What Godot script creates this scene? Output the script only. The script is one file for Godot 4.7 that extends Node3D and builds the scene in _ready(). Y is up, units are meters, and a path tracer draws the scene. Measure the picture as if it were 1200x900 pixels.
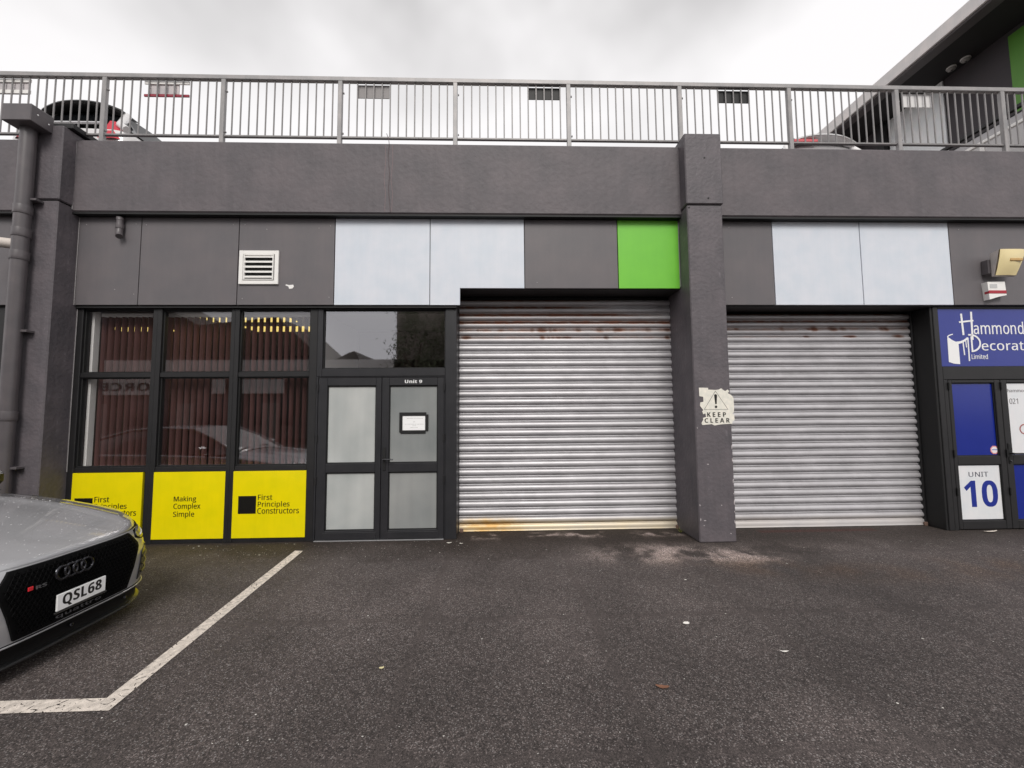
extends Node3D

# ---------------------------------------------------------------- mesh builder
class MB:
	var v := PackedVector3Array()
	var n := PackedVector3Array()
	var t := PackedVector2Array()
	var idx := PackedInt32Array()

	func tri(a: Vector3, b: Vector3, c: Vector3) -> void:      # counter-clockwise seen from outside
		var nn := (b - a).cross(c - a)
		if nn.length_squared() < 1e-16:
			return
		nn = nn.normalized()
		var k := v.size()
		for p in [a, b, c]:
			v.append(p)
			n.append(nn)
			t.append(Vector2(p.x + p.z, -p.y) if absf(nn.y) < 0.7 else Vector2(p.x, p.z))
		idx.append_array([k, k + 2, k + 1])

	func quad(a: Vector3, b: Vector3, c: Vector3, d: Vector3) -> void:
		tri(a, b, c)
		tri(a, c, d)

	func box(c: Vector3, s: Vector3, bev := 0.0) -> void:
		var h := s * 0.5
		bev = minf(bev, minf(h.x, minf(h.y, h.z)) * 0.6)
		if bev <= 0.0:
			var P := func(x, y, z): return c + Vector3(x * h.x, y * h.y, z * h.z)
			quad(P.call(-1, -1, 1), P.call(1, -1, 1), P.call(1, 1, 1), P.call(-1, 1, 1))
			quad(P.call(1, -1, -1), P.call(-1, -1, -1), P.call(-1, 1, -1), P.call(1, 1, -1))
			quad(P.call(1, -1, 1), P.call(1, -1, -1), P.call(1, 1, -1), P.call(1, 1, 1))
			quad(P.call(-1, -1, -1), P.call(-1, -1, 1), P.call(-1, 1, 1), P.call(-1, 1, -1))
			quad(P.call(-1, 1, 1), P.call(1, 1, 1), P.call(1, 1, -1), P.call(-1, 1, -1))
			quad(P.call(-1, -1, -1), P.call(1, -1, -1), P.call(1, -1, 1), P.call(-1, -1, 1))
			return
		var ax := [Vector3(1, 0, 0), Vector3(0, 1, 0), Vector3(0, 0, 1)]
		var pt := func(sx, sy, sz, k):                          # corner, on the face of axis k
			var q := Vector3(sx * (h.x - (0.0 if k == 0 else bev)), sy * (h.y - (0.0 if k == 1 else bev)), sz * (h.z - (0.0 if k == 2 else bev)))
			return c + q
		var out := func(pts: Array):                            # orient away from the centre
			var nn: Vector3 = (pts[1] - pts[0]).cross(pts[2] - pts[0])
			var m := Vector3.ZERO
			for p in pts:
				m += p - c
			if nn.dot(m) < 0.0:
				pts.reverse()
			if pts.size() == 4:
				quad(pts[0], pts[1], pts[2], pts[3])
			else:
				tri(pts[0], pts[1], pts[2])
		for sg in [-1, 1]:
			out.call([pt.call(sg, -1, -1, 0), pt.call(sg, 1, -1, 0), pt.call(sg, 1, 1, 0), pt.call(sg, -1, 1, 0)])
			out.call([pt.call(-1, sg, -1, 1), pt.call(1, sg, -1, 1), pt.call(1, sg, 1, 1), pt.call(-1, sg, 1, 1)])
			out.call([pt.call(-1, -1, sg, 2), pt.call(1, -1, sg, 2), pt.call(1, 1, sg, 2), pt.call(-1, 1, sg, 2)])
			for sh in [-1, 1]:
				out.call([pt.call(sg, sh, -1, 0), pt.call(sg, sh, 1, 0), pt.call(sg, sh, 1, 1), pt.call(sg, sh, -1, 1)])
				out.call([pt.call(sg, -1, sh, 0), pt.call(sg, 1, sh, 0), pt.call(sg, 1, sh, 2), pt.call(sg, -1, sh, 2)])
				out.call([pt.call(-1, sg, sh, 1), pt.call(1, sg, sh, 1), pt.call(1, sg, sh, 2), pt.call(-1, sg, sh, 2)])
				for sk in [-1, 1]:
					out.call([pt.call(sg, sh, sk, 0), pt.call(sg, sh, sk, 1), pt.call(sg, sh, sk, 2)])

	func span(x0: float, x1: float, y0: float, y1: float, z0: float, z1: float, bev := 0.0) -> void:
		box(Vector3(x0 + x1, y0 + y1, z0 + z1) * 0.5, Vector3(absf(x1 - x0), absf(y1 - y0), absf(z1 - z0)), bev)

	func grid(rows: Array, flip := false, uv_rows: Array = []) -> void:   # smooth surface through rows of points
		var R := rows.size()
		var C: int = rows[0].size()
		var base := v.size()
		for i in R:
			for j in C:
				var du: Vector3 = rows[i][mini(j + 1, C - 1)] - rows[i][maxi(j - 1, 0)]
				var dv: Vector3 = rows[mini(i + 1, R - 1)][j] - rows[maxi(i - 1, 0)][j]
				var nn := du.cross(dv)
				nn = nn.normalized() if nn.length_squared() > 1e-14 else Vector3.UP
				v.append(rows[i][j])
				n.append(-nn if flip else nn)
				t.append(uv_rows[i][j] if uv_rows else Vector2(float(j) / maxi(C - 1, 1), float(i) / maxi(R - 1, 1)))
		for i in R - 1:
			for j in C - 1:
				var a := base + i * C + j
				var q := [a, a + 1, a + C + 1, a + C]
				if flip:
					idx.append_array([q[0], q[1], q[2], q[0], q[2], q[3]])
				else:
					idx.append_array([q[0], q[2], q[1], q[0], q[3], q[2]])

	func tube(path: Array, r: float, sides := 10, caps := true) -> void:
		var rows := []
		for i in path.size():
			var d: Vector3 = (path[mini(i + 1, path.size() - 1)] - path[maxi(i - 1, 0)]).normalized()
			var a := d.cross(Vector3(0, 0, 1) if absf(d.z) < 0.8 else Vector3(0, 1, 0)).normalized()
			var b := d.cross(a)
			var row := []
			for k in sides + 1:
				var w := TAU * k / sides
				row.append(path[i] + (a * cos(w) + b * sin(w)) * r)
			rows.append(row)
		grid(rows)
		if caps:
			for e in [0, path.size() - 1]:
				for k in sides:
					if e == 0:
						tri(path[0], rows[0][k + 1], rows[0][k])
					else:
						tri(path[e], rows[e][k], rows[e][k + 1])

	func lathe(c: Vector3, axis: Vector3, prof: Array, sides := 24) -> void:   # prof: [along, radius]
		var a := axis.cross(Vector3(0, 0, 1) if absf(axis.z) < 0.8 else Vector3(0, 1, 0)).normalized()
		var b := axis.cross(a)
		var rows := []
		for p in prof:
			var row := []
			for k in sides + 1:
				var w := TAU * k / sides
				row.append(c + axis * p[0] + (a * cos(w) + b * sin(w)) * p[1])
			rows.append(row)
		grid(rows)

	func torus(c: Vector3, axis: Vector3, R: float, r: float, squash := 1.0, seg := 28, sides := 8) -> void:
		var prof := []
		for k in sides + 1:
			var w := -TAU * k / sides
			prof.append([sin(w) * r * squash, R + cos(w) * r])
		lathe(c, axis, prof, seg)

	func plate(poly: PackedVector2Array, z0: float, z1: float) -> void:     # extruded outline in the xy plane, z1 > z0
		if Geometry2D.is_polygon_clockwise(poly):
			poly.reverse()
		var ids := Geometry2D.triangulate_polygon(poly)
		for k in range(0, ids.size(), 3):
			var a := poly[ids[k]]
			var b := poly[ids[k + 1]]
			var c := poly[ids[k + 2]]
			if (b - a).cross(c - a) < 0:
				var s := b
				b = c
				c = s
			tri(Vector3(a.x, a.y, z1), Vector3(b.x, b.y, z1), Vector3(c.x, c.y, z1))
			tri(Vector3(a.x, a.y, z0), Vector3(c.x, c.y, z0), Vector3(b.x, b.y, z0))
		for k in poly.size():
			var a := poly[k]
			var b := poly[(k + 1) % poly.size()]
			quad(Vector3(a.x, a.y, z0), Vector3(b.x, b.y, z0), Vector3(b.x, b.y, z1), Vector3(a.x, a.y, z1))

	func mesh() -> ArrayMesh:
		var m := ArrayMesh.new()
		var arr := []
		arr.resize(Mesh.ARRAY_MAX)
		arr[Mesh.ARRAY_VERTEX] = v
		arr[Mesh.ARRAY_NORMAL] = n
		arr[Mesh.ARRAY_TEX_UV] = t
		arr[Mesh.ARRAY_INDEX] = idx
		m.add_surface_from_arrays(Mesh.PRIMITIVE_TRIANGLES, arr)
		return m

# ---------------------------------------------------------------- naming
var used := {}
func numbered(s: String) -> String:
	used[s] = used.get(s, -1) + 1
	return s if used[s] == 0 else "%s_%03d" % [s, used[s]]

func tag(o: Node, label: String, category: String, group := "") -> void:
	o.set_meta("label", label)
	o.set_meta("category", category)
	if group:
		o.set_meta("group", group)

func thing(called: String, label: String, category: String, at := Vector3.ZERO, group := "") -> Node3D:
	var o := Node3D.new()
	o.name = numbered(called)
	add_child(o, true)
	o.position = at
	tag(o, label, category, group)
	return o

func put(called: String, mesh: Mesh, m: Material, parent: Node, at := Vector3.ZERO) -> MeshInstance3D:
	var o := MeshInstance3D.new()
	if parent == self:
		o.name = numbered(called)
	else:
		var k := "%d/%s" % [parent.get_instance_id(), called]
		o.name = called if not used.has(k) else "%s_%03d" % [called, used[k]]
		used[k] = used.get(k, 0) + 1
	o.mesh = mesh
	o.material_override = m
	o.position = at
	parent.add_child(o, true)
	return o

func pivot(called: String, parent: Node, at := Vector3.ZERO) -> Node3D:
	var o := Node3D.new()
	var k := "%d/%s" % [parent.get_instance_id(), called]
	o.name = called if not used.has(k) else "%s_%03d" % [called, used[k]]
	used[k] = used.get(k, 0) + 1
	o.position = at
	parent.add_child(o, true)
	return o

func slab(called: String, x0, x1, y0, y1, z0, z1, m: Material, parent: Node, bev := 0.004) -> MeshInstance3D:
	var b := MB.new()
	b.span(x0, x1, y0, y1, z0, z1, bev)
	return put(called, b.mesh(), m, parent)

var fonts := {}
func font(bold := false) -> SystemFont:
	if not fonts.has(bold):
		var f := SystemFont.new()
		f.font_names = PackedStringArray(["Droid Sans"])
		f.font_weight = 700 if bold else 400
		fonts[bold] = f
	return fonts[bold]

# text whose ink box (its bounding box) fills x0..x1, y0..y1; front face at z + depth
func text(parent: Node, s: String, x0: float, x1: float, y0: float, y1: float, z: float, m: Material, bold := false, depth := 0.002, turn := 0.0) -> MeshInstance3D:
	var tm := TextMesh.new()
	tm.text = s
	tm.font = font(bold)
	tm.font_size = 48
	tm.pixel_size = 0.01
	tm.depth = 0.02
	tm.curve_step = 1.5
	tm.horizontal_alignment = HORIZONTAL_ALIGNMENT_LEFT
	var bb := tm.get_aabb()
	var o := put("lettering", tm, m, parent)
	var sc := Vector3((x1 - x0) / bb.size.x, (y1 - y0) / bb.size.y, depth / 0.02)
	o.transform = Transform3D(Basis.from_scale(sc), Vector3(x0 - bb.position.x * sc.x, y0 - bb.position.y * sc.y, z + depth * 0.5))
	if turn != 0.0:
		o.transform = Transform3D(Basis(Vector3.UP, turn), Vector3.ZERO) * o.transform
	return o

# ---------------------------------------------------------------- textures and materials
func noise(freq: float, oct: int, sd: int, kind := FastNoiseLite.TYPE_SIMPLEX_SMOOTH) -> FastNoiseLite:
	var f := FastNoiseLite.new()
	f.noise_type = kind
	f.frequency = freq
	f.seed = sd
	f.fractal_type = FastNoiseLite.FRACTAL_FBM if oct > 1 else FastNoiseLite.FRACTAL_NONE
	f.fractal_octaves = oct
	return f

func grey(f: FastNoiseLite, w: int, h: int) -> PackedByteArray:
	var im := f.get_seamless_image(w, h)
	im.convert(Image.FORMAT_L8)
	return im.get_data()

func tex(w: int, h: int, data: PackedByteArray, fmt := Image.FORMAT_RGB8) -> ImageTexture:
	return ImageTexture.create_from_image(Image.create_from_data(w, h, false, fmt, data))

# grey multiplier texture: blotches + vertical streaks + fine grain, centred on 'mid'
func wear_tex(sd: int, blotch: float, streak: float, grain: float, mid := 0.82, tint := Vector3(1, 1, 1), chips := 0.0) -> ImageTexture:
	var S := 512
	var a := grey(noise(0.008, 4, sd), S, S)
	var bim := noise(0.05, 3, sd + 1).get_seamless_image(S, 32)
	bim.convert(Image.FORMAT_L8)
	bim.resize(S, S, Image.INTERPOLATE_CUBIC)
	var b := bim.get_data()
	var c := grey(noise(0.02, 3, sd + 2), S, S)
	var rng := RandomNumberGenerator.new()
	rng.seed = sd
	var d := PackedByteArray()
	d.resize(S * S * 3)
	var k := 0
	for y in S:
		for x in S:
			var q := mid + (a[k] / 255.0 - 0.5) * blotch + (b[k] / 255.0 - 0.5) * streak * (0.4 + c[k] / 255.0) + (rng.randf() - 0.5) * grain
			if chips > 0.0 and c[k] > 205 and b[k] > 175:
				q += chips
			var w := (a[k] / 255.0 - 0.5) * 0.02
			d[k * 3] = clampi(int((q * tint.x + w) * 255), 0, 255)
			d[k * 3 + 1] = clampi(int(q * tint.y * 255), 0, 255)
			d[k * 3 + 2] = clampi(int((q * tint.z - w * 0.4) * 255), 0, 255)
			k += 1
	return tex(S, S, d)

func bump_tex(freq: float, oct: int, sd: int) -> ImageTexture:
	return tex(512, 512, grey(noise(freq, oct, sd), 512, 512), Image.FORMAT_L8)

func srgb(r: float, g: float, b: float) -> Color:
	return Color(r / 255.0, g / 255.0, b / 255.0)

func mat(c: Color, rough := 0.6, metal := 0.0) -> StandardMaterial3D:
	var m := StandardMaterial3D.new()
	m.albedo_color = c
	m.roughness = rough
	m.metallic = metal
	return m

func worn(c: Color, rough: float, t: Texture2D, scale := 0.4, bump: Texture2D = null, bump_cm := 0.1, metal := 0.0) -> StandardMaterial3D:
	var m := mat(c, rough, metal)
	m.albedo_texture = t
	m.uv1_triplanar = true
	m.uv1_world_triplanar = true
	m.uv1_scale = Vector3.ONE * scale
	if bump:
		m.heightmap_enabled = true
		m.heightmap_texture = bump
		m.heightmap_scale = bump_cm
	return m

var white_px: ImageTexture
# coated glass: reflects a share of the light, lets the rest pass
func coated(share: float, c := Color(0.95, 0.95, 0.97)) -> StandardMaterial3D:
	var m := mat(Color(c.r, c.g, c.b, share), 0.02, 1.0)
	m.albedo_texture = white_px
	m.transparency = BaseMaterial3D.TRANSPARENCY_ALPHA
	return m

var M := {}

func make_materials() -> void:
	var im := Image.create(4, 4, false, Image.FORMAT_RGB8)
	im.fill(Color.WHITE)
	white_px = ImageTexture.create_from_image(im)
	var wall_wear := wear_tex(11, 0.12, 0.06, 0.04, 0.82, Vector3(1.0, 0.985, 0.995))
	var panel_wear := wear_tex(23, 0.05, 0.025, 0.025, 0.86)
	var light_wear := wear_tex(31, 0.03, 0.012, 0.010, 0.93)
	var frame_wear := wear_tex(47, 0.12, 0.04, 0.05, 0.8)
	var metal_wear := wear_tex(53, 0.12, 0.06, 0.05, 0.85)
	var plaster := bump_tex(0.06, 4, 5)
	M.wall = worn(srgb(120, 115, 118), 0.62, wall_wear, 0.33, plaster, 0.35)
	M.pillar = worn(srgb(114, 110, 114), 0.55, wear_tex(61, 0.15, 0.06, 0.05, 0.82, Vector3(1.0, 0.98, 0.99), 0.10), 0.5, plaster, 0.3)
	M.cladding = worn(srgb(121, 116, 119), 0.5, panel_wear, 0.45)
	M.light_panel = worn(srgb(231, 237, 247), 0.42, light_wear, 0.6)
	M.green_panel = worn(srgb(124, 214, 62), 0.42, light_wear, 0.6)
	M.flashing = mat(srgb(30, 29, 31), 0.6)
	M.frame = worn(srgb(53, 53, 57), 0.42, frame_wear, 0.8)
	M.frame_dark = worn(srgb(40, 39, 41), 0.5, frame_wear, 0.8)
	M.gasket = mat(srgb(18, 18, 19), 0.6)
	M.rail = worn(srgb(180, 177, 177), 0.5, metal_wear, 0.9, null, 0.1, 0.25)
	M.rail_dark = worn(srgb(160, 157, 157), 0.5, metal_wear, 0.9, null, 0.1, 0.25)
	M.yellow = worn(srgb(255, 236, 6), 0.3, light_wear, 0.7)
	M.print_black = mat(srgb(20, 18, 16), 0.4)
	M.print_white = mat(srgb(242, 242, 242), 0.4)
	M.window_glass = coated(0.15)
	M.transom_glass = coated(0.30)
	M.frost = worn(srgb(226, 230, 228), 0.35, wear_tex(131, 0.13, 0.05, 0.008, 0.80), 0.22)
	M.frost.clearcoat_enabled = true
	M.frost.clearcoat = 1.0
	M.frost.clearcoat_roughness = 0.03
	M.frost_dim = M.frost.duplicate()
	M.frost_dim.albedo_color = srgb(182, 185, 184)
	M.blue_sign = worn(srgb(52, 64, 152), 0.3, light_wear, 0.8)
	M.blue_film = worn(srgb(30, 48, 146), 0.18, light_wear, 0.8)
	M.white_sign = worn(srgb(246, 247, 250), 0.3, light_wear, 0.8)
	M.blind = worn(srgb(110, 71, 67), 0.75, wear_tex(71, 0.1, 0.1, 0.06, 0.85), 1.0)
	M.interior = mat(srgb(200, 196, 190), 0.85)
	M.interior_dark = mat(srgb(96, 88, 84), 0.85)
	M.white_trim = mat(srgb(242, 240, 237), 0.5)
	M.plate_grey = worn(srgb(244, 240, 239), 0.7, wall_wear, 0.8)
	M.grey_pvc = worn(srgb(116, 110, 113), 0.38, frame_wear, 0.7)
	M.galv = mat(srgb(190, 190, 192), 0.4, 0.8)
	M.sealant = mat(srgb(140, 136, 137), 0.6)
	M.handle = mat(srgb(70, 70, 73), 0.3, 0.7)
	M.concrete = worn(srgb(170, 166, 160), 0.85, wall_wear, 0.5, plaster, 0.3)

# roller shutter sheet: grey zinc, rust along some joints, cream stain at the foot
func shutter_tex(sd: int, rust: Array, stain := 1.0) -> ImageTexture:
	var W := 512
	var H := 1024
	var a := grey(noise(0.01, 4, sd), W, H)
	var b := grey(noise(0.03, 4, sd + 1), W, H)
	var rng := RandomNumberGenerator.new()
	rng.seed = sd
	var spots := []
	for r in rust:                                              # [v of the joint, half height, line strength, spots, reach]
		for k in int(r[3]):
			spots.append([rng.randf_range(0.02, 0.98), r[0], rng.randf_range(0.008, 0.032), r[1] * rng.randf_range(0.8, 1.5), rng.randf_range(0.5, 1.0)])
	var d := PackedByteArray()
	d.resize(W * H * 3)
	var k := 0
	for y in H:
		var vv := float(y) / H
		var near_spots := spots.filter(func(s): return absf(vv - s[1]) < s[3] * 2.2)
		for x in W:
			var uu := float(x) / W
			var na := a[k] / 255.0
			var nb := b[k] / 255.0
			var q := 0.86 + (na - 0.5) * 0.09 + (nb - 0.5) * 0.05 + rng.randf_range(-0.015, 0.015)
			var amount := 0.0
			for r in rust:
				var e: float = absf(vv - r[0]) / r[1]
				if e < 1.6:
					var reach: float = clampf((r[4] - uu) * 3.0 + 0.4, 0.0, 1.0)
					amount = maxf(amount, (1.0 - e / 1.6) * r[2] * (0.35 + 1.3 * nb) * reach)
			for s in near_spots:
				var e := Vector2((uu - s[0]) / s[2], (vv - s[1]) / s[3]).length()
				if e < 1.4:
					amount = maxf(amount, (1.4 - e) * s[4] * (0.5 + nb))
			amount = clampf(amount, 0.0, 0.95)
			var c := Vector3(q, q * 0.995, q * 1.0).lerp(Vector3(0.44, 0.26, 0.18) * (0.6 + 0.7 * nb), amount)
			var foot := clampf((vv - 0.945) / 0.02, 0.0, 1.0) * (0.75 + 0.5 * (na - 0.5))
			c = c.lerp(Vector3(0.93, 0.86, 0.70).lerp(Vector3(0.9, 0.88, 0.86), 1.0 - stain), foot * 0.85)
			var orange := clampf((vv - 0.935) / 0.03, 0.0, 1.0) * exp(-pow((uu - 0.14) / 0.13, 2.0)) * (0.3 + nb)
			c = c.lerp(Vector3(0.86, 0.62, 0.24), clampf(orange * stain * 0.75, 0.0, 0.7))
			if rng.randf() < 0.0006:
				c = Vector3(0.97, 0.97, 0.95)
			d[k * 3] = clampi(int(c.x * 255), 0, 255)
			d[k * 3 + 1] = clampi(int(c.y * 255), 0, 255)
			d[k * 3 + 2] = clampi(int(c.z * 255), 0, 255)
			k += 1
	return tex(W, H, d)

# ---------------------------------------------------------------- camera, sky, sun
func setup() -> void:
	var cam := Camera3D.new()
	cam.name = "camera"
	var yaw := deg_to_rad(1.722)
	var pitch := deg_to_rad(3.926)
	var roll := deg_to_rad(-0.4547)
	var B := Basis(Vector3.UP, -yaw) * Basis(Vector3.RIGHT, pitch) * Basis(Vector3.BACK, roll)
	cam.transform = Transform3D(B, Vector3(0, 1.6, 5.3254))
	cam.fov = rad_to_deg(2.0 * atan(450.0 / 480.0))
	cam.near = 0.05
	cam.far = 2000.0
	add_child(cam)
	cam.current = true

	var W := 1024
	var H := 512
	var sky := Image.create(W, H, false, Image.FORMAT_RGBF)
	var n1 := noise(1.1, 5, 77)
	var n2 := noise(4.0, 4, 12)
	for y in H:
		var el := PI * (0.5 - (y + 0.5) / H)
		for x in W:
			var az := TAU * (x + 0.5) / W
			var L := 0.42
			if el > 0.0:
				var dir := Vector3(cos(el) * sin(az), sin(el), cos(el) * cos(az))
				var p := Vector3(dir.x, 0, dir.z) / (dir.y + 0.35)      # a flat cloud layer seen from below
				var c := n1.get_noise_3d(p.x, 3.0, p.z) + 0.35 * n2.get_noise_3d(p.x, 1.0, p.z)
				L = 0.645 + 0.13 * smoothstep(0.80, 0.55, el) + 0.36 * c * smoothstep(0.35, 0.85, el)
				L = clampf(L, 0.44, 0.755)
			sky.set_pixel(x, y, Color(L * 1.0, L * 0.982, L * 0.99))
	var pan := PanoramaSkyMaterial.new()
	pan.panorama = ImageTexture.create_from_image(sky)
	var env := Environment.new()
	env.background_mode = Environment.BG_SKY
	env.sky = Sky.new()
	env.sky.sky_material = pan
	env.background_energy_multiplier = 1.0
	env.ambient_light_source = Environment.AMBIENT_SOURCE_SKY
	env.tonemap_mode = Environment.TONE_MAPPER_LINEAR
	env.tonemap_exposure = 1.33
	env.sdfgi_enabled = true
	env.ssao_enabled = true
	env.ssil_enabled = true
	var we := WorldEnvironment.new()
	we.name = "environment"
	we.environment = env
	add_child(we)

	var sun := DirectionalLight3D.new()
	sun.name = "sun"
	sun.light_energy = 0.5
	sun.light_angular_distance = 25.0
	sun.light_color = Color(1.0, 0.985, 0.96)
	sun.shadow_enabled = true
	add_child(sun)
	sun.look_at_from_position(Vector3(0.6, 11, 12), Vector3.ZERO)

# ---------------------------------------------------------------- ground
func structure(o: Node) -> void:
	o.set_meta("kind", "structure")

func make_ground() -> void:
	var S := 1024
	var cell := noise(0.22, 1, 4, FastNoiseLite.TYPE_CELLULAR)
	cell.cellular_return_type = FastNoiseLite.RETURN_CELL_VALUE
	var stones := grey(cell, S, S)
	var cell2 := noise(0.22, 1, 4, FastNoiseLite.TYPE_CELLULAR)
	cell2.cellular_return_type = FastNoiseLite.RETURN_DISTANCE
	var dist := grey(cell2, S, S)
	var soft := grey(noise(0.02, 3, 6), S, S)
	var rng := RandomNumberGenerator.new()
	rng.seed = 8
	var d := PackedByteArray()
	d.resize(S * S * 3)
	for k in S * S:
		var s := stones[k] / 255.0
		var q := 0.645 + (soft[k] / 255.0 - 0.5) * 0.13 + (s - 0.5) * 0.34 - dist[k] / 255.0 * 0.12 + rng.randf_range(-0.12, 0.12)
		if s > 0.86:
			q += (s - 0.86) * 3.4
		d[k * 3] = clampi(int(q * 0.975 * 255), 0, 255)
		d[k * 3 + 1] = clampi(int(q * 0.92 * 255), 0, 255)
		d[k * 3 + 2] = clampi(int(q * 0.905 * 255), 0, 255)
	var m := mat(Color(1.0, 0.97, 0.965), 0.8)
	m.albedo_texture = tex(S, S, d)
	m.metallic_specular = 0.45
	m.uv1_scale = Vector3(1, 1, 1)
	m.heightmap_enabled = true
	m.heightmap_texture = tex(S, S, dist, Image.FORMAT_L8)
	m.heightmap_scale = -0.22
	m.heightmap_flip_texture = false
	# large stains: damp strip by the wall, lime wash-out by the pillar, tyre bands, rusty drifts
	var T := 768
	var side := 24.0
	var n1 := noise(0.35, 4, 91)
	var n2 := noise(1.7, 4, 92)
	var n3 := noise(5.0, 3, 93)
	var e := PackedByteArray()
	e.resize(T * T * 3)
	var r := PackedByteArray()
	r.resize(T * T)
	for y in T:
		var wz := (float(y) / T - 0.5) * side
		for x in T:
			var wx := (float(x) / T - 0.5) * side
			var a := n1.get_noise_2d(wx, wz)
			var b := n2.get_noise_2d(wx, wz)
			var c := n3.get_noise_2d(wx, wz)
			var col := Vector3(1, 1, 1) * (0.515 + 0.105 * a + 0.05 * b)
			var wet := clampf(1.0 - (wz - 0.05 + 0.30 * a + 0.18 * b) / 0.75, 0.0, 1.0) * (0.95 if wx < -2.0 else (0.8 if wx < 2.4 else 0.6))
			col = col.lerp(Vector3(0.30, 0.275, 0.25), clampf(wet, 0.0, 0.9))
			# washed-out lime in front of the shutter and round the pillar foot
			var p1 := exp(-(pow((wx - 1.75) / 0.62, 2.0) + pow((wz - 0.62) / 0.26, 2.0))) * clampf(0.7 + 1.7 * b + 0.9 * c, 0.0, 1.4)
			var p2 := exp(-(pow((wx - 2.55) / 0.42, 2.0) + pow((wz - 0.78) / 0.17, 2.0))) * clampf(0.65 + 1.6 * b + 1.4 * c, 0.0, 1.5)
			var p3 := exp(-pow((wz + 0.12) / 0.11, 2.0)) * clampf(2.2 * b + 1.2 * c, 0.0, 1.0) * (1.0 if wx > -0.4 and wx < 2.35 else 0.0) * 1.3
			var p4 := exp(-(pow((wx - 3.4) / 0.5, 2.0) + pow((wz - 0.5) / 0.12, 2.0))) * clampf(0.3 + 1.6 * b, 0.0, 1.0) * 0.45
			col = col.lerp(Vector3(0.96, 0.945, 0.93), clampf(p1 * 1.1 + p2 * 1.4 + p3 * 1.0 + p4, 0.0, 1.0))
			var q1 := exp(-(pow((wx - 3.0) / 1.0, 2.0) + pow((wz - 1.15 - 0.18 * (wx - 3.0)) / 0.22, 2.0))) * clampf(0.5 + b, 0.0, 1.0)
			var q2 := exp(-(pow((wx - 5.2) / 1.0, 2.0) + pow((wz - 1.2) / 0.25, 2.0))) * clampf(0.5 + b, 0.0, 1.0)
			col = col.lerp(Vector3(0.52, 0.43, 0.34), clampf(q1 * 0.6 + q2 * 0.5, 0.0, 0.6))
			# reddish strip at the foot of the second shutter
			if wx > 3.4 and wx < 5.0 and absf(wz + 0.13) < 0.05:
				col = col.lerp(Vector3(0.46, 0.27, 0.25), 0.6)
			# where cars pass
			var lane := exp(-pow((wx - 0.3 - 0.1 * a) / 0.35, 2.0)) + exp(-pow((wx - 1.7 + 0.15 * a) / 0.4, 2.0))
			col *= 1.0 + 0.05 * lane * clampf(wz, 0.0, 1.0)
			var i := y * T + x
			e[i * 3] = clampi(int(col.x * 255), 0, 255)
			e[i * 3 + 1] = clampi(int(col.y * 255), 0, 255)
			e[i * 3 + 2] = clampi(int(col.z * 255), 0, 255)
			r[i] = clampi(int((0.86 - 0.30 * wet + 0.10 * a) * 255), 90, 255)
	m.detail_enabled = true
	m.detail_albedo = tex(T, T, e)
	m.detail_blend_mode = BaseMaterial3D.BLEND_MODE_MUL
	m.detail_uv_layer = BaseMaterial3D.DETAIL_UV_2
	var st := SurfaceTool.new()
	st.begin(Mesh.PRIMITIVE_TRIANGLES)
	var xs := [-400.0, -48.0, -24.0, -12.0, 12.0, 24.0, 48.0, 400.0]
	for i in xs.size() - 1:
		for j in xs.size() - 1:
			var q := [Vector2(xs[i], xs[j]), Vector2(xs[i + 1], xs[j]), Vector2(xs[i + 1], xs[j + 1]), Vector2(xs[i], xs[j + 1])]
			for k in [0, 1, 2, 0, 2, 3]:
				st.set_normal(Vector3.UP)
				st.set_uv(q[k] / 1.3)
				st.set_uv2(q[k] / side + Vector2(0.5, 0.5))
				st.add_vertex(Vector3(q[k].x, 0, q[k].y))
	var g := put("asphalt_ground", st.commit(), m, self)
	structure(g)
	g.set_meta("label", "dark grey asphalt forecourt with pale stains near the pillar foot")

	# worn white parking lines, 4 mm sheets with flaked holes
	var P := 512
	var f1 := grey(noise(0.03, 4, 41), P, P)
	var ridge := noise(0.018, 2, 42)
	ridge.fractal_type = FastNoiseLite.FRACTAL_RIDGED
	var f2 := grey(ridge, P, P)
	var w := PackedByteArray()
	w.resize(P * P * 4)
	for k in P * P:
		var v := 0.86 + (f1[k] / 255.0 - 0.5) * 0.25 + rng.randf_range(-0.06, 0.06)
		var hole := f2[k] > 226 or f1[k] > 222 or rng.randf() < 0.025
		w[k * 4] = clampi(int(v * 255), 0, 255)
		w[k * 4 + 1] = clampi(int(v * 0.965 * 255), 0, 255)
		w[k * 4 + 2] = clampi(int(v * 0.93 * 255), 0, 255)
		w[k * 4 + 3] = 0 if hole else 255
	var pm := mat(srgb(244, 241, 238), 0.7)
	pm.albedo_texture = tex(P, P, w, Image.FORMAT_RGBA8)
	pm.transparency = BaseMaterial3D.TRANSPARENCY_ALPHA_SCISSOR
	pm.alpha_scissor_threshold = 0.5
	var lines := [[Vector2(-2.405, 0.34), Vector2(-2.305, 0.352), Vector2(-2.128, 2.925), Vector2(-2.228, 2.925)], [Vector2(-9.0, 2.823), Vector2(-2.236, 2.823), Vector2(-2.228, 2.925), Vector2(-9.0, 2.93)]]
	for l in lines:
		var s2 := SurfaceTool.new()
		s2.begin(Mesh.PRIMITIVE_TRIANGLES)
		for k in [0, 1, 2, 0, 2, 3]:
			s2.set_normal(Vector3.UP)
			s2.set_uv(l[k] * 1.1)
			s2.add_vertex(Vector3(l[k].x, 0.004, l[k].y))
		structure(put("parking_line", s2.commit(), pm, self))

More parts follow.
